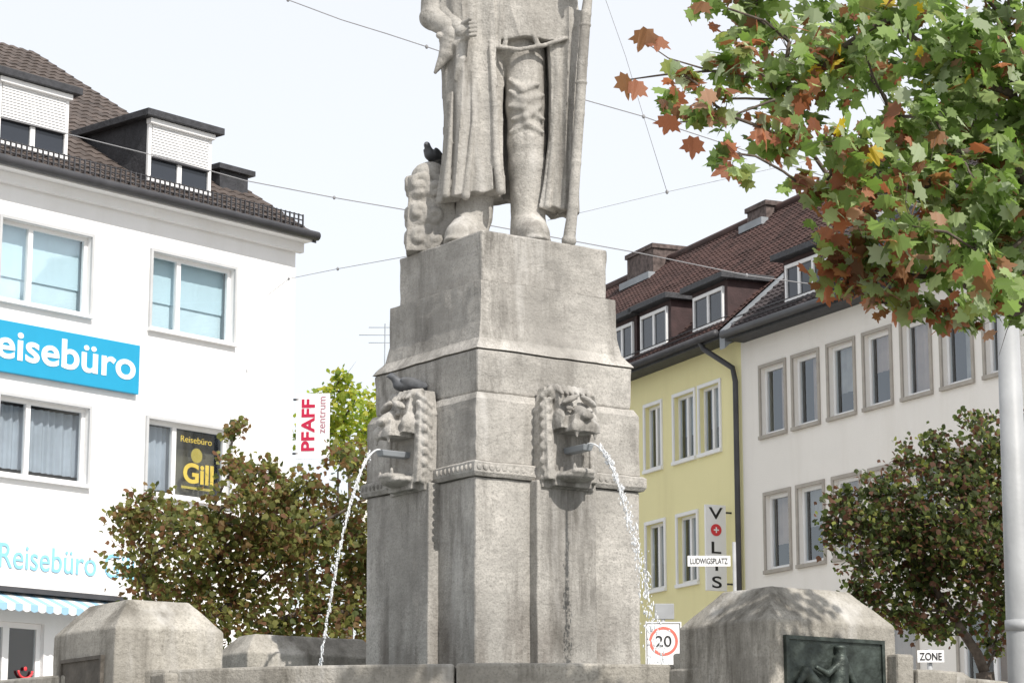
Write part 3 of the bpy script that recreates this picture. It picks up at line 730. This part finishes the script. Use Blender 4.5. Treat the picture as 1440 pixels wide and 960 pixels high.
vb=MB(); vb.add([(a_,-OV,zr(-OV)-.14),(b_,-OV,zr(-OV)-.14),(b_,-OV,zr(-OV)+.03),(a_,-OV,zr(-OV)+.03),(a_,depth/2,zr(depth/2)-.14),(b_,depth/2,zr(depth/2)-.14),(b_,depth/2,zr(depth/2)+.03),(a_,depth/2,zr(depth/2)+.03)],[(3,2,1,0),(4,5,6,7),(0,1,5,4),(1,2,6,5),(2,3,7,6),(3,0,4,7)])
vb.build('verge_board',M['darkmetal'],LB.root)
sg=MB()
y_=-OV+.22; zz=zr(y_)+.04
for k in (0,.09,.18): sg.tube([(x0,y_,zz+k+.04),(XR-.1,y_,zz+k+.04)],.012,6)
x=x0
while x<XR-.1: sg.box(x-.012,x+.012,y_-.012,y_+.012,zz-.03,zz+.24); x+=.11
sg.build('snow_guard',M['darkmetal'],LB.root)
for (pl_,pr_,yt,yb) in ((-4,96,108,205),(207,296,167,262)):
    y0=.35
    a,zt_=LB.hit(pl_,yt,y0); b,_=LB.hit(pr_,yt,y0)
    dormer(LB,a,b,y0,zt_,zr,(M['slate'],M['slate']),True,2)
b=-.05
cn=MB(); cn.box(b-.7,b,1.3,2.2,zr(1.4)-.2,zr(1.4)+.3); cn.box(b-.8,b+.1,1.2,2.3,zr(1.4)+.302,zr(1.4)+.4); cn.build('roof_hatch',M['slate'],LB.root)
sa=s_at(-95,500); sb_=s_at(191,520); zs1=LB.hit(193,487)[1]; zs0=LB.hit(193,556)[1]
sg_=MB(); sg_.box(sa,sb_,-.10,-.02,zs0,zs1); sgn=sg_.build('shop_sign',M['blue'],LB.root,bevel=.01); sgn['label']='blue shop sign with white travel agency lettering'
tx0=s_at(-46,520); tx1=s_at(185,520)
text('Reisebüro',tx0,tx1,zs0+.22,zs1-.13,-.103,M['white'],sgn,bold=.018)
tb0=s_at(-2,790); z0_=LB.hit(60,803)[1]; z1_=LB.hit(60,768)[1]
tb1=tb0+(s_at(134,790)-tb0)*1.42
text('Reisebüro Gill',tb0,tb1,z0_,z1_,-.01,M['ltblue'],LB.root,bold=.002)
aw=MB(); za=LB.hit(0,832)[1]; zw=LB.hit(0,846,-.6)[1]; ax0=x0+.5; ax1=s_at(168,840)
n_=int((ax1-ax0)/.15)
for i in range(n_):
    xa=ax0+(ax1-ax0)*i/n_; xb=ax0+(ax1-ax0)*(i+1)/n_; mi=i%2
    aw.quad((xa,-.02,za),(xb,-.02,za),(xb,-.6,zw),(xa,-.6,zw),mi)
    q=[(xa,-.6,zw)]+[(xa+(xb-xa)*k/6,-.6,zw-.09-.03*math.sin(math.pi*k/6)) for k in range(7)]+[(xb,-.6,zw)]
    aw.add(q,[tuple(range(len(q)))],mi)
awo=aw.build('awning',[M['awnb'],M['white']],LB.root)
ab=MB(); ab.box(ax0,ax1,-.22,-.001,za,za+.08); ab.build('awning_box',M['darkmetal'],awo)
lg=MB(); a0=s_at(40,942); zl=LB.hit(40,942)[1]
pts=[(a0+.14*math.cos(t),-.0+.08,zl+.12*math.sin(t)) for t in [math.pi+k*math.pi/10 for k in range(11)]]
lg.tube(pts,[.02]*11,8); lg.build('logo_smile',M['red'],LB.root)
lg=MB(); lg.ell((a0,.08,zl+.03),(.035,.01,.035)); lg.build('logo_dot',M['red'],LB.root)
bz1=P(420,548,43.6).z; bz0=P(420,640,43.6).z; BW=.62
ban=MB(); ban.box(.03,.06,-.06-BW,-.06,bz0,bz1); 
pso=ban.build('hanging_sign',M['white'],LB.root,bevel=.006); pso['label']='white upright hanging sign with red lettering'
br=MB(); br.tube([(.045,.0,bz1-.1),(.045,-.1,bz1-.1)],.02); br.tube([(.045,.0,bz0+.1),(.045,-.1,bz0+.1)],.02); br.build('bracket',M['darkmetal'],pso)
pso.rotation_euler=(0,0,R(34))
H_=bz1-bz0
def vtext(body,u0,u1,a,b,m,bold):
    text(body,u0,u1,a*BW,b*BW,.002,m,pso,frame=(Vector((.03,-.06-BW,bz0)),Vector((0,0,1)),Vector((0,1,0)),Vector((-1,0,0))),bold=bold)
vtext('PFAFF',.14,H_-.10,.44,.84,M['crimson'],.03)
vtext('zentrum',.46,H_-.06,.12,.30,M['greyred'],.002)
# ---- right buildings
YB=Fac(1042,50,R(-66.5),'yellow_house','yellow plastered house with dormers and a dark downpipe behind the pillar','house')
WB=Fac(1042,50,R(-63.5),'white_house','off-white house on the right with rows of taupe framed windows','house')
zeW=WB.hit(1042,482)[1]; RD=5.0; tanR=.88
zt1=WB.hit(1072,518)[1]; zb1=WB.hit(1072,613)[1]; zt2=WB.hit(1078,697)[1]; zb2=WB.hit(1078,802)[1]
hs=[]
for a,b in ((1071,1104),(1117,1151),(1167,1202),(1218,1254),(1272,1310),(1328,1369),(1389,1433)):
    hs.append((WB.hit(a,560)[0],WB.hit(b,560)[0],zb1,zt1))
for a,b in ((1078,1111),(1124,1159),(1175,1211),(1227,1263),(1283,1323),(1341,1383),(1401,1447)):
    hs.append((WB.hit(a,750)[0],WB.hit(b,750)[0],zb2,zt2))
for a,b in ((1079,1150),(1200,1290),(1350,1440)):
    hs.append((WB.hit(a,920)[0],WB.hit(b,920)[0],.6,zb2-1.3))
XE=16
wall(WB,0,XE,0,zeW,hs,M['plaster2'],2*RD,.2,zeW+RD*tanR)
cps=[(.4,1,.0,1),(.0,1,.35,1),(.0,.65,.0,1),(.35,1,.0,1),(.0,1,.5,1)]
for i,h in enumerate(hs):
    window(WB,*h,splits=(.5,) if i>=14 else (),surr=M['greyframe'],sw_=.075,fw=.07,cm=M['curtb'] if i%3!=2 else M['curtd'],cpart=cps[(i*3)%5])
zeY=YB.hit(1042,476)[1]
yt1=YB.hit(947,560)[1]; yb1=YB.hit(947,650)[1]; yt2=YB.hit(952,728)[1]; yb2=YB.hit(952,822)[1]
hy=[]
for a,b in ((858,884),(908,930),(949,977),(985,1013)): hy.append((YB.hit(a,610)[0],YB.hit(b,610)[0],yb1,yt1))
for a,b in ((862,888),(910,935),(954,981)): hy.append((YB.hit(a,780)[0],YB.hit(b,780)[0],yb2,yt2))
wall(YB,-18,0,0,zeY,hy,M['yellow'],2*RD,.2,zeY+RD*tanR)
for i,h in enumerate(hy): window(YB,*h,splits=(.5,),surr=M['whitepaint'],sw_=.08,fw=.06,cm=M['curt'],cpart=(0,1,.4,1))
def roofR(B,x0,x1,ze_,m,ov=.45):
    ev=MB(); ev.box(x0,x1,-ov,.25,ze_-.02,ze_+.1); ev.build('eave',M['slate'],B.root)
    gt=MB(); gt.tube([(x0,-ov-.07,ze_+.1),(x1,-ov-.07,ze_+.1)],.08,10); gt.build('gutter',M['darkmetal'],B.root)
    zr=lambda y: ze_+.13+(y+ov)*tanR
    tiles(x0,x1,-ov,zr(-ov),RD,zr(RD),m,B.root,cw=.18,rl=.20)
    bb=MB(); bb.quad((x0,RD,zr(RD)),(x1,RD,zr(RD)),(x1,2*RD+ov,ze_),(x0,2*RD+ov,ze_)); bb.build('roof',m,B.root)
    rt=MB(); rt.tube([(x0,RD,zr(RD)+.05),(x1,RD,zr(RD)+.05)],.12,8); rt.build('ridge',m,B.root)
    sg=MB(); y_=-ov+.2
    for k in (.0,.1): sg.tube([(x0,y_,zr(y_)+.08+k),(x1,y_,zr(y_)+.08+k)],.012,5)
    sg.build('snow_guard',M['darkmetal'],B.root)
    return zr
zrY=roofR(YB,-18,-.12,zeY,M['tileR']); zrW=roofR(WB,.12,XE,zeW,M['tileD'])
fl=MB(); ov=.45
fl.add([(-.10,-ov,zrW(-ov)+.1),(.10,-ov,zrW(-ov)+.1),(.10,RD,zrW(RD)+.1),(-.10,RD,zrW(RD)+.1),(-.10,-ov,zrW(-ov)-.3),(.10,-ov,zrW(-ov)-.3),(.10,RD,zrW(RD)-.3),(-.10,RD,zrW(RD)-.3)],[(0,1,2,3),(4,7,6,5),(0,4,5,1),(1,5,6,2),(2,6,7,3),(3,7,4,0)])
fl.build('party_flashing',M['zinc'],WB.root)
for B,zr_,lst in ((YB,zrY,((862,892,452),(903,940,430),(977,1019,402))),(WB,zrW,((1106,1165,352),(1225,1300,275)))):
    for a,b,yt in lst:
        y0=-.02; s0,zt_=B.hit(a,yt+8,y0); s1,_z=B.hit(b,yt,y0)
        dormer(B,s0,s1,y0,_z+.12,zr_,(M['cheek'],M['slate']),False,3 if B is WB else 2,ov=.16,lift=.10,topgap=.2,side=.12)
def chimney(B,a,b,yt,zr_,off=None,wd=.45):
    off=RD if off is None else off
    s0,zt_=B.hit(a,yt,off); s1,_z=B.hit(b,yt,off); w_=max(.7,s1-s0)
    mb=MB(); mb.box(s0,s0+w_,off-wd,off+wd,zr_(off)-.9,zt_-.12); o=mb.build('chimney',M['brick'],B.root)
    c_=MB(); c_.box(s0-.05,s0+w_+.05,off-wd-.05,off+wd+.05,zt_-.118,zt_); c_.build('chimney_cap',M['brick'],o)
    f_=MB(); f_.box(s0-.1,s0+w_+.1,off-wd-.2,off-wd-.002,zr_(off-wd)-.1,zr_(off-wd)+.08); f_.build('flashing',M['zinc'],o)
chimney(YB,905,942,362,zrY,wd=.5); chimney(YB,1068,1095,296,zrY,wd=.35); chimney(WB,1284,1322,190,zrW)
dp=MB(); dp.tube([(-.9,-.5,zeY+.08),(-.85,-.42,zeY-.1),(-.15,-.12,zeY-.6),(-.08,-.1,zeY-.9),(-.08,-.1,.2)],.06,10); dp.build('downpipe',M['darkmetal'],YB.root)
sy=YB.hit(1030,760)[0]; 
vz1=P(1012,697,49).z; vz0=P(1012,821,49).z
vs_=MB(); vs_.box(sy-.06,sy,-.62,-.14,vz0,vz1); vso=vs_.build('hanging_sign',M['white'],YB.root,bevel=.008); vso['label']='white upright hanging sign with black letters and red disc'
vb_=MB()
for z in (vz1-.15,vz0+.15): vb_.tube([(sy-.03,0,z),(sy-.03,-.16,z)],.02)
vb_.build('bracket',M['darkmetal'],vso)
def vt(ch,u0,u1,z0,z1,m=M['black']):
    text(ch,u0,u1,z0,z1,.002,m,vso,frame=(Vector((sy,-.62,vz0)),Vector((0,1,0)),Vector((0,0,1)),Vector((1,0,0))),bold=.008)
Hs=vz1-vz0
for ch,u0,u1,c_ in (('V',.08,.40,.9),('L',.13,.35,.5),('I',.21,.27,.3),('S',.13,.35,.1)):
    vt(ch,u0,u1,Hs*(c_-.068),Hs*(c_+.068))
dc=MB(); c0=Vector((sy+.008,-.62+.24,vz0+Hs*.705))
dc.add([c0+Vector((0,.125*math.cos(q),.125*math.sin(q))) for q in [k*math.pi/12 for k in range(24)]],[tuple(range(24))]); do=dc.build('disc',M['red'],vso)
dc=MB(); c1=c0+Vector((.006,0,0))
for hy_,hz in ((.06,.014),(.014,.06)): 
    e_=.001*(hy_>.05)
    dc.add([c1+Vector((e_,-hy_,-hz)),c1+Vector((e_,hy_,-hz)),c1+Vector((e_,hy_,hz)),c1+Vector((e_,-hy_,hz))],[(0,1,2,3)])
dc.build('cross',M['white'],do)
DH=empty('distant_house',P(560,500,70)*1,0,'distant dark-roofed house with television aerial behind the pillar','house'); DH.location.z=0
hz=P(530,545,70).z
mb=MB(); mb.box(-1.0,4,0,8,0,hz-1.5); mb.build('wall',M['plaster2'],DH)
mb=MB(); mb.add([(-1.2,-.3,hz-1.5),(4.2,-.3,hz-1.5),(4.2,8.3,hz-1.5),(-1.2,8.3,hz-1.5),(-.8,4,hz+.3),(4,4,hz+.3)],[(0,1,5,4),(2,3,4,5),(0,4,3),(1,2,5),(0,3,2,1)]); mb.build('roof',M['tileD'],DH)
mb=MB(); mb.box(-.75,-.25,3.7,4.3,hz-.3,hz+.6); mb.build('chimney',M['brick'],DH)
at=MB(); ax=P(541,500,74).x-DH.location.x; zt_=P(541,455,74).z; at.tube([(ax,4,hz-.2),(ax,4,zt_)],.02,6)
for k,ww in ((.1,.5),(.3,.8),(.5,.5)): at.tube([(ax-ww,4,zt_-k*1.2),(ax+.2,4,zt_-k*1.2)],.011,5)
at.build('aerial',M['zinc'],DH)
# ------------------------------------------------------------------ street signs
def sign_post(p,top,label,cat='street sign',name='street_sign'):
    r=empty(name,(p.x,p.y+.05,0),0,label,cat); mb=MB(); mb.tube([(0,0,0),(0,0,top)],.035,10); mb.build('post',M['pole'],r); return r
p0=P(1033,788,45); r=sign_post(p0,p0.z+.35,'white street name sign on a grey post beside the yellow house')
a=P(967,796,45); b=P(1027,781,45)
mb=MB(); X0=a.x-p0.x; X1=b.x-p0.x; mb.box(X0,X1,-.06,-.04,a.z,b.z+.0); sp=mb.build('name_plate',M['white'],r,bevel=.005)
text('LUDWIGSPLATZ',X0+.05,X1-.05,a.z+.045,b.z-.045,-.062,M['black'],sp,bold=.005)
p0=P(933,900,41); r=sign_post(p0,P(933,850,41).z,'square speed zone sign with red ring around 20 on a grey post')
a=P(908,960,41); b=P(958,874,41); X0=a.x-p0.x; X1=b.x-p0.x
mb=MB(); mb.box(X0,X1,-.08,-.05,a.z,b.z); sp=mb.build('sign_panel',M['white'],r,bevel=.008)
ed=MB(); 
for q in ((X0+.02,X1-.02,b.z-.035,b.z-.022),(X0+.02,X1-.02,a.z+.022,a.z+.035),(X0+.02,X0+.033,a.z+.035,b.z-.035),(X1-.033,X1-.02,a.z+.035,b.z-.035)): ed.box(q[0],q[1],-.084,-.0795,q[2],q[3])
ed.build('border',M['black'],sp)
cz=b.z-.32; rg=MB(); 
ro,ri=.24,.195; rs=[[(rad*math.cos(q),-.086,cz+rad*math.sin(q)) for rad in (ri,ro)] for q in [k*math.pi/20 for k in range(41)]]
vsx=[p for r_ in rs for p in r_]; rg.add(vsx,[(2*i,2*i+1,2*i+3,2*i+2) for i in range(40)]); rg.build('ring',M['palered'],sp)
text('20',-.13,.13,cz-.09,cz+.09,-.086,M['black'],sp,bold=.0)
text('ZONE',-.2,.2,a.z+.09,a.z+.22,-.086,M['black'],sp,bold=.01)
bk=MB(); q0=P(921,870,41); q1=P(948,848,41); bk.box(q0.x-p0.x,q1.x-p0.x,-.045,.02,q0.z,q1.z); bk.build('upper_panel',M['greysign'],r,bevel=.01)
p0=P(1308,922,33); r=sign_post(p0,P(1308,912,33).z,'small white zone sign under the dark tree on the right')
a=P(1290,931,33); b=P(1327,914,33); mb=MB(); mb.box(a.x-p0.x,b.x-p0.x,-.07,-.05,a.z,b.z); sp=mb.build('sign_panel',M['white'],r,bevel=.005)
text('ZONE',a.x-p0.x+.03,b.x-p0.x-.03,a.z+.03,b.z-.03,-.072,M['black'],sp,bold=.01)
pb=P(1438,960,13.5)
r=empty('lamp_post',(pb.x,13.5,0),0,'pale grey metal post at the right edge below the maple leaves','post')
mb=MB(); mb.tube([(0,0,0),(0,0,1.0),(0,0,2.6),(0,0,5.0)],[.11,.085,.078,.055],20); mb.build('pole',M['pole'],r)
mb=MB(); mb.tube([(0,0,5.0),(0,0,5.04)],.07,16); mb.build('cap',M['pole'],r)
mb=MB(); mb.tube([(0,0,2.62),(0,0,2.68)],.084,20); mb.build('collar',M['pole'],r)
# ------------------------------------------------------------------ overhead wires
def wire(pts,Y,label,rad=.008,knots=(),grp='thin overhead cables'):
    P3=[P(x,y,Y if not hasattr(Y,'__len__') else Y[i]) for i,(x,y) in enumerate(pts)]
    mb=MB(); mb.tube(P3,rad*.65,5)
    for k in knots: 
        q=P3[k]; mb.ell(q,(.022,.022,.03),nu=8,nv=5)
    o=mb.build('overhead_cable',M['wire'],origin=P3[0].copy()); tag(o,label,'cable',grp)
wire([(340,-28),(405,0),(480,28),(545,48),(600,66),(700,100),(820,140),(905,164),(945,178),(1110,232),(1500,360)],30,'thin overhead cable crossing from top left behind the statue toward the maple leaves',.011,(1,4,7))
wire([(-60,152),(0,165),(230,222),(345,254),(470,278),(575,296),(850,347),(900,356),(1050,387),(1160,402),(1300,425)],34,'thin overhead cable running from the left roof behind the lion carving to the right roofs',.012,(4,8))
wire([(830,-70),(850,-5),(880,80),(905,164),(938,270)],30,'thin steep cable dropping to a junction right of the sword',.006)
wire([(770,310),(830,296),(938,270),(1060,243),(1300,190)],30.3,'thin faint cable passing a junction right of the sword',.005,(2,))
wire([(375,416),(406,392),(475,378),(575,360),(700,338)],[43.2,42,36,34,31],'thin cable fixed to the white wall left of the pedestal top',.008,(1,2))
# ------------------------------------------------------------------ trees
HALF=[(0,-.36),(.2,-.46),(.27,-.3),(.50,-.24),(.41,-.04),(.60,.17),(.36,.19),(.28,.33),(.15,.27),(.11,.46),(0,.64)]
SMALL=[(0,-.5),(.35,-.35),(.5,.05),(.25,.2),(0,.6)]
class Leaves:
    def __init__(s): s.v=[];s.f=[];s.c=[]
    def leaf(s,p,size,nrm,tip,col,shape,fold=.25):
        nrm=nrm.normalized(); t=(tip-nrm*tip.dot(nrm)).normalized(); a=t.cross(nrm); cu=random.uniform(-.3,.05)
        for sg in (-1,1):
            o=len(s.v)
            for (x,y) in shape:
                s.v.append(tuple(p+(a*(sg*x)+t*(y)+nrm*(-abs(x)*fold+ cu*(y*y)))*size))
            idx=list(range(o,o+len(shape)))
            if sg<0: idx=idx[::-1]
            s.f.append(idx); s.c.append(col)
    def build(s,name,parent,origin):
        me=bpy.data.meshes.new(name); me.from_pydata([tuple(Vector(v)-origin) for v in s.v],[],s.f); me.materials.append(M['leaf'])
        ca=me.color_attributes.new('Col','FLOAT_COLOR','CORNER'); buf=[]
        for f,c in zip(s.f,s.c): buf+= [*c,1]*len(f)
        ca.data.foreach_set('color',buf); o=bpy.data.objects.new(name,me); C.objects.link(o); o.parent=parent; return o
def pick(pal,rnd):
    t=rnd.random()*sum(w for w,_ in pal)
    for w,c in pal:
        t-=w
        if t<=0: break
    k=rnd.uniform(.75,1.25); return tuple(min(1,x*k) for x in c)
GREEN=[(3,(.13,.20,.05)),(3,(.18,.26,.08)),(2.5,(.26,.33,.15)),(1.5,(.33,.39,.25)),(.12,(.45,.34,.05)),(.5,(.24,.12,.06)),(.7,(.08,.12,.04))]
REDP=[(3,(.25,.10,.055)),(2,(.31,.14,.085)),(2,(.15,.075,.035)),(1.2,(.36,.22,.15)),(2.8,(.18,.21,.065))]
def tree(name,label,clumps,base,leafsize,dens,seed,palf,shape,cat='tree',trunk_r=.12,fork=None,cy_jit=.5,ext=1.0,tw=.012,spr=.24,sub_s=.5):
    rnd=random.Random(seed); origin=Vector((base[0],base[1],0)); root=empty(name,origin,0,label,cat)
    lv=Leaves(); tb=MB(); cl=[]
    for c in clumps:
        px,py,rp,Y=c[:4]; red=c[4] if len(c)>4 else None
        Yj=Y+rnd.uniform(-cy_jit,cy_jit); p=P(px,py,Yj); rm=rp/F*Yj*ext
        cl.append((p,rm)); n_=int(dens*(rm**2)/(leafsize**2))+4
        sub=[p+Vector((rnd.gauss(0,1),rnd.gauss(0,1),rnd.gauss(0,.9)))*rm*sub_s for _ in range(max(4,int(n_/10)))]
        for i in range(n_):
            q=rnd.choice(sub); s_=rm*spr
            pos=q+Vector((rnd.gauss(0,s_),rnd.gauss(0,s_),rnd.gauss(0,s_*.8)))
            nr=Vector((rnd.gauss(.15,.6),rnd.gauss(-.35,.6),rnd.gauss(.5,.45))); tip=Vector((rnd.gauss(0,.7),rnd.gauss(-.1,.6),rnd.gauss(-.7,.5)))
            if nr.length<.1: nr=Vector((0,0,1))
            lv.leaf(pos,leafsize*rnd.uniform(.6,1.2),nr,tip,pick(palf(red,rnd,pos),rnd),shape,rnd.uniform(0,.45))
    f=fork or Vector((base[0],base[1],2.2))
    tb.tube([origin,origin*.5+f*.5+Vector((.03,0,0)),f],[trunk_r*1.2,trunk_r,trunk_r*.85],12)
    order=sorted(range(len(cl)),key=lambda i:(cl[i][0]-f).length); nodes=[f]; par={0:None}; 
    for i in order:
        p=cl[i][0]; j=min(range(len(nodes)),key=lambda j:(nodes[j]-p).length+.25*(nodes[j]-f).length)
        nodes.append(p); par[len(nodes)-1]=j
    cnt=[1]*len(nodes)
    for i in range(len(nodes)-1,0,-1): cnt[par[i]]+=cnt[i]
    for i in range(1,len(nodes)):
        a=nodes[par[i]]; p=nodes[i]; d=(p-a).length
        r1=min(trunk_r*.6,tw*math.sqrt(cnt[i])); r0=min(trunk_r*.7,r1*1.25)
        m1=a.lerp(p,.35)+Vector((rnd.uniform(-.1,.1),rnd.uniform(-.1,.1),rnd.uniform(0,.15)))*d; m2=a.lerp(p,.7)+Vector((rnd.uniform(-.08,.08),0,rnd.uniform(0,.1)))*d
        tb.tube([a,m1,m2,p],[r0,r0*.93,r1*1.05,r1],7)
        rm=cl[order[i-1]][1]
        for j in range(5):
            e=p+Vector((rnd.gauss(0,1),rnd.gauss(0,1),rnd.gauss(.1,1)))*rm*.6
            tb.tube([m2.lerp(p,.5),p.lerp(e,.45),e],[tw*.5,tw*.35,tw*.15],4)
    tb.build('trunk',M['bark'],root,origin=origin)
    lv.build('crown',root,origin)
    return root
def pal_fore(red,rnd,pos):
    return REDP if rnd.random()<(red or 0) else GREEN
fore=[(1000,5,20,10.5,.3),(1062,25,40,10.5,.25),(1050,90,38,10.3,.35),(962,105,20,10.2,.6),(955,158,24,10.2,.6),(1008,150,34,10.3,.4),(1028,215,24,10.2,.5),(1090,140,46,10.4,.25),
 (1110,60,50,10.6,.1),(1180,30,58,10.6,.05),(1260,25,58,10.6,.05),(1340,35,60,10.4,.05),(1420,35,60,10.4,.05),(1150,110,52,10.3,.2),(1225,100,46,10.8,.1),(1335,110,50,10.6,.1),(1410,125,58,10.4,.1),(1300,80,45,10.5,.1),(1255,165,34,10.5,.2),(1300,150,36,10.4,.15),
 (1115,205,42,10.2,.4),(1185,195,48,10.3,.3),(1145,275,36,10.2,.7),(1200,270,46,10.3,.6),(1165,365,36,10.2,.85),(1200,410,36,10.2,.8),(1262,235,44,10.5,.3),(1335,215,48,10.4,.15),(1405,220,60,10.3,.1),
 (1215,345,42,10.2,.55),(1270,315,52,10.3,.35),(1340,310,55,10.3,.4),(1410,310,60,10.3,.15),(1255,385,46,10.2,.45),(1320,390,50,10.2,.3),(1392,390,54,10.3,.1),(1300,435,26,10.2,.3),(1352,440,28,10.3,.2),(1425,435,40,10.3,.1),
 (1235,425,22,10.2,.6),(1370,160,50,10.2,.1),(1300,270,50,10.2,.2),(1370,350,50,10.2,.2),(1440,170,50,10.2,.1),(1440,370,50,10.2,.1),(1440,260,46,10.2,.1),(1380,265,46,10.2,.1),(1480,80,60,10.3,.1),(1490,200,70,10.3,.1),(1490,320,70,10.3,.1),(1480,420,60,10.3,.1),(1300,-50,70,10.5,.1),(1420,-60,80,10.5,.1),(1180,-60,70,10.6,.1),(1060,-50,50,10.6,.2),(1560,100,80,10.5,.1),(1560,300,80,10.5,.1)]
bx=P(1640,500,11.2)
tr=tree('maple_tree','large maple with green and red leaves hanging into the upper right',fore,(bx.x,bx.y),.085,27,11,pal_fore,HALF,trunk_r=.16,fork=Vector((bx.x-.1,bx.y,3.9)),cy_jit=.6,tw=.005,spr=.38,sub_s=.5)
rnd=random.Random(2)
for (x,y,s_) in ((882,118,.12),(895,124,.10),(905,52,.12),(925,58,.11),(940,172,.11),(975,205,.10),(1018,236,.11),(985,8,.10),(1128,190,.10)):
    lv=Leaves(); lv.leaf(P(x,y,10.2),s_,Vector((rnd.gauss(0,.45),-1,rnd.gauss(.3,.3))),Vector((rnd.gauss(0,.4),0,-1)),pick(REDP[:3],rnd),HALF,.3)
    lv.build('leaf',tr,Vector((bx.x,bx.y,0)))
tw=MB()
for pts in ([(1060,110),(1000,100),(940,82),(905,58)],[(1000,100),(935,105),(885,112)],[(1090,140),(1010,170),(950,172)]):
    tw.tube([P(x,y,10.3) for x,y in pts],[.006,.005,.003,.002][:len(pts)],5)
tw.build('twig',M['bark'],tr,origin=Vector((bx.x,bx.y,0)))
BR=[(2.4,(.16,.105,.045)),(3.4,(.125,.135,.04)),(1.2,(.17,.09,.05)),(2.4,(.20,.20,.065)),(1.5,(.075,.095,.03))]
DK=[(3,(.045,.058,.02)),(2,(.07,.095,.028)),(2.4,(.105,.055,.035)),(.8,(.13,.15,.045)),(.5,(.21,.23,.06))]
YG=[(3,(.28,.34,.06)),(2,(.40,.40,.08)),(1,(.18,.26,.05))]
lt=[(178,725,24),(195,755,30),(210,712,24),(245,722,24),(200,800,34),(262,755,40),(330,660,26),(325,612,18),(338,595,11),(345,690,34),(255,830,46),(340,750,50),(372,660,20),(400,705,34),(400,790,52),(440,682,22),(482,645,22),(505,655,30),(470,730,44),(330,850,46),(520,770,50),(450,860,46),(540,690,40),(210,860,34),(380,880,40),(520,870,46),(300,790,44),(298,732,26),(430,745,42),(280,880,40),(500,810,44),(380,740,44)]
b_=P(360,900,24)
tree('small_maple_tree','small maple with brownish green leaves in front of the white building',[(x,y,r_,24) for x,y,r_ in lt],(b_.x,b_.y),.066,27,21,lambda r_,q,p:BR,SMALL,trunk_r=.09,fork=Vector((b_.x,b_.y,2.9)),cy_jit=.7,tw=.008,spr=.38,sub_s=.52)
b_=P(490,700,48)
tree('yellow_green_tree','yellow green tree rising behind the hanging sign',[(x,y,r_,48) for x,y,r_ in ((485,530,16),(470,550,22),(500,555,22),(455,590,24),(515,585,26),(480,610,36),(535,610,36),(440,610,24))],(b_.x,b_.y),.12,20,31,lambda r_,q,p:YG,SMALL,trunk_r=.14,fork=Vector((b_.x,b_.y,6)),cy_jit=.6,tw=.012,spr=.34)
rt_=[(1185,705,24),(1178,750,22),(1212,740,34),(1235,690,24),(1275,650,22),(1280,700,40),(1318,620,22),(1335,660,36),(1375,595,20),(1390,640,34),(1425,600,22),(1440,640,36),(1260,770,42),(1330,740,50),(1410,720,50),(1215,795,26),(1300,810,42),(1385,800,50),(1450,780,50),(1270,855,30),(1340,865,32),(1420,860,40),(1470,700,50),(1480,860,50),(1400,905,16),(1205,832,20),(1235,850,24),(1300,885,22),(1300,760,40),(1370,690,40),(1370,760,44),(1240,740,36)]
b_=P(1408,960,27)
tree('dark_maple_tree','dark leaved round maple in front of the off-white house on the right',[(x,y,r_,27) for x,y,r_ in rt_],(b_.x,b_.y),.070,28,41,lambda r_,q,p:DK,SMALL,trunk_r=.12,fork=P(1385,945,27),cy_jit=.8,tw=.009,spr=.38,sub_s=.52)
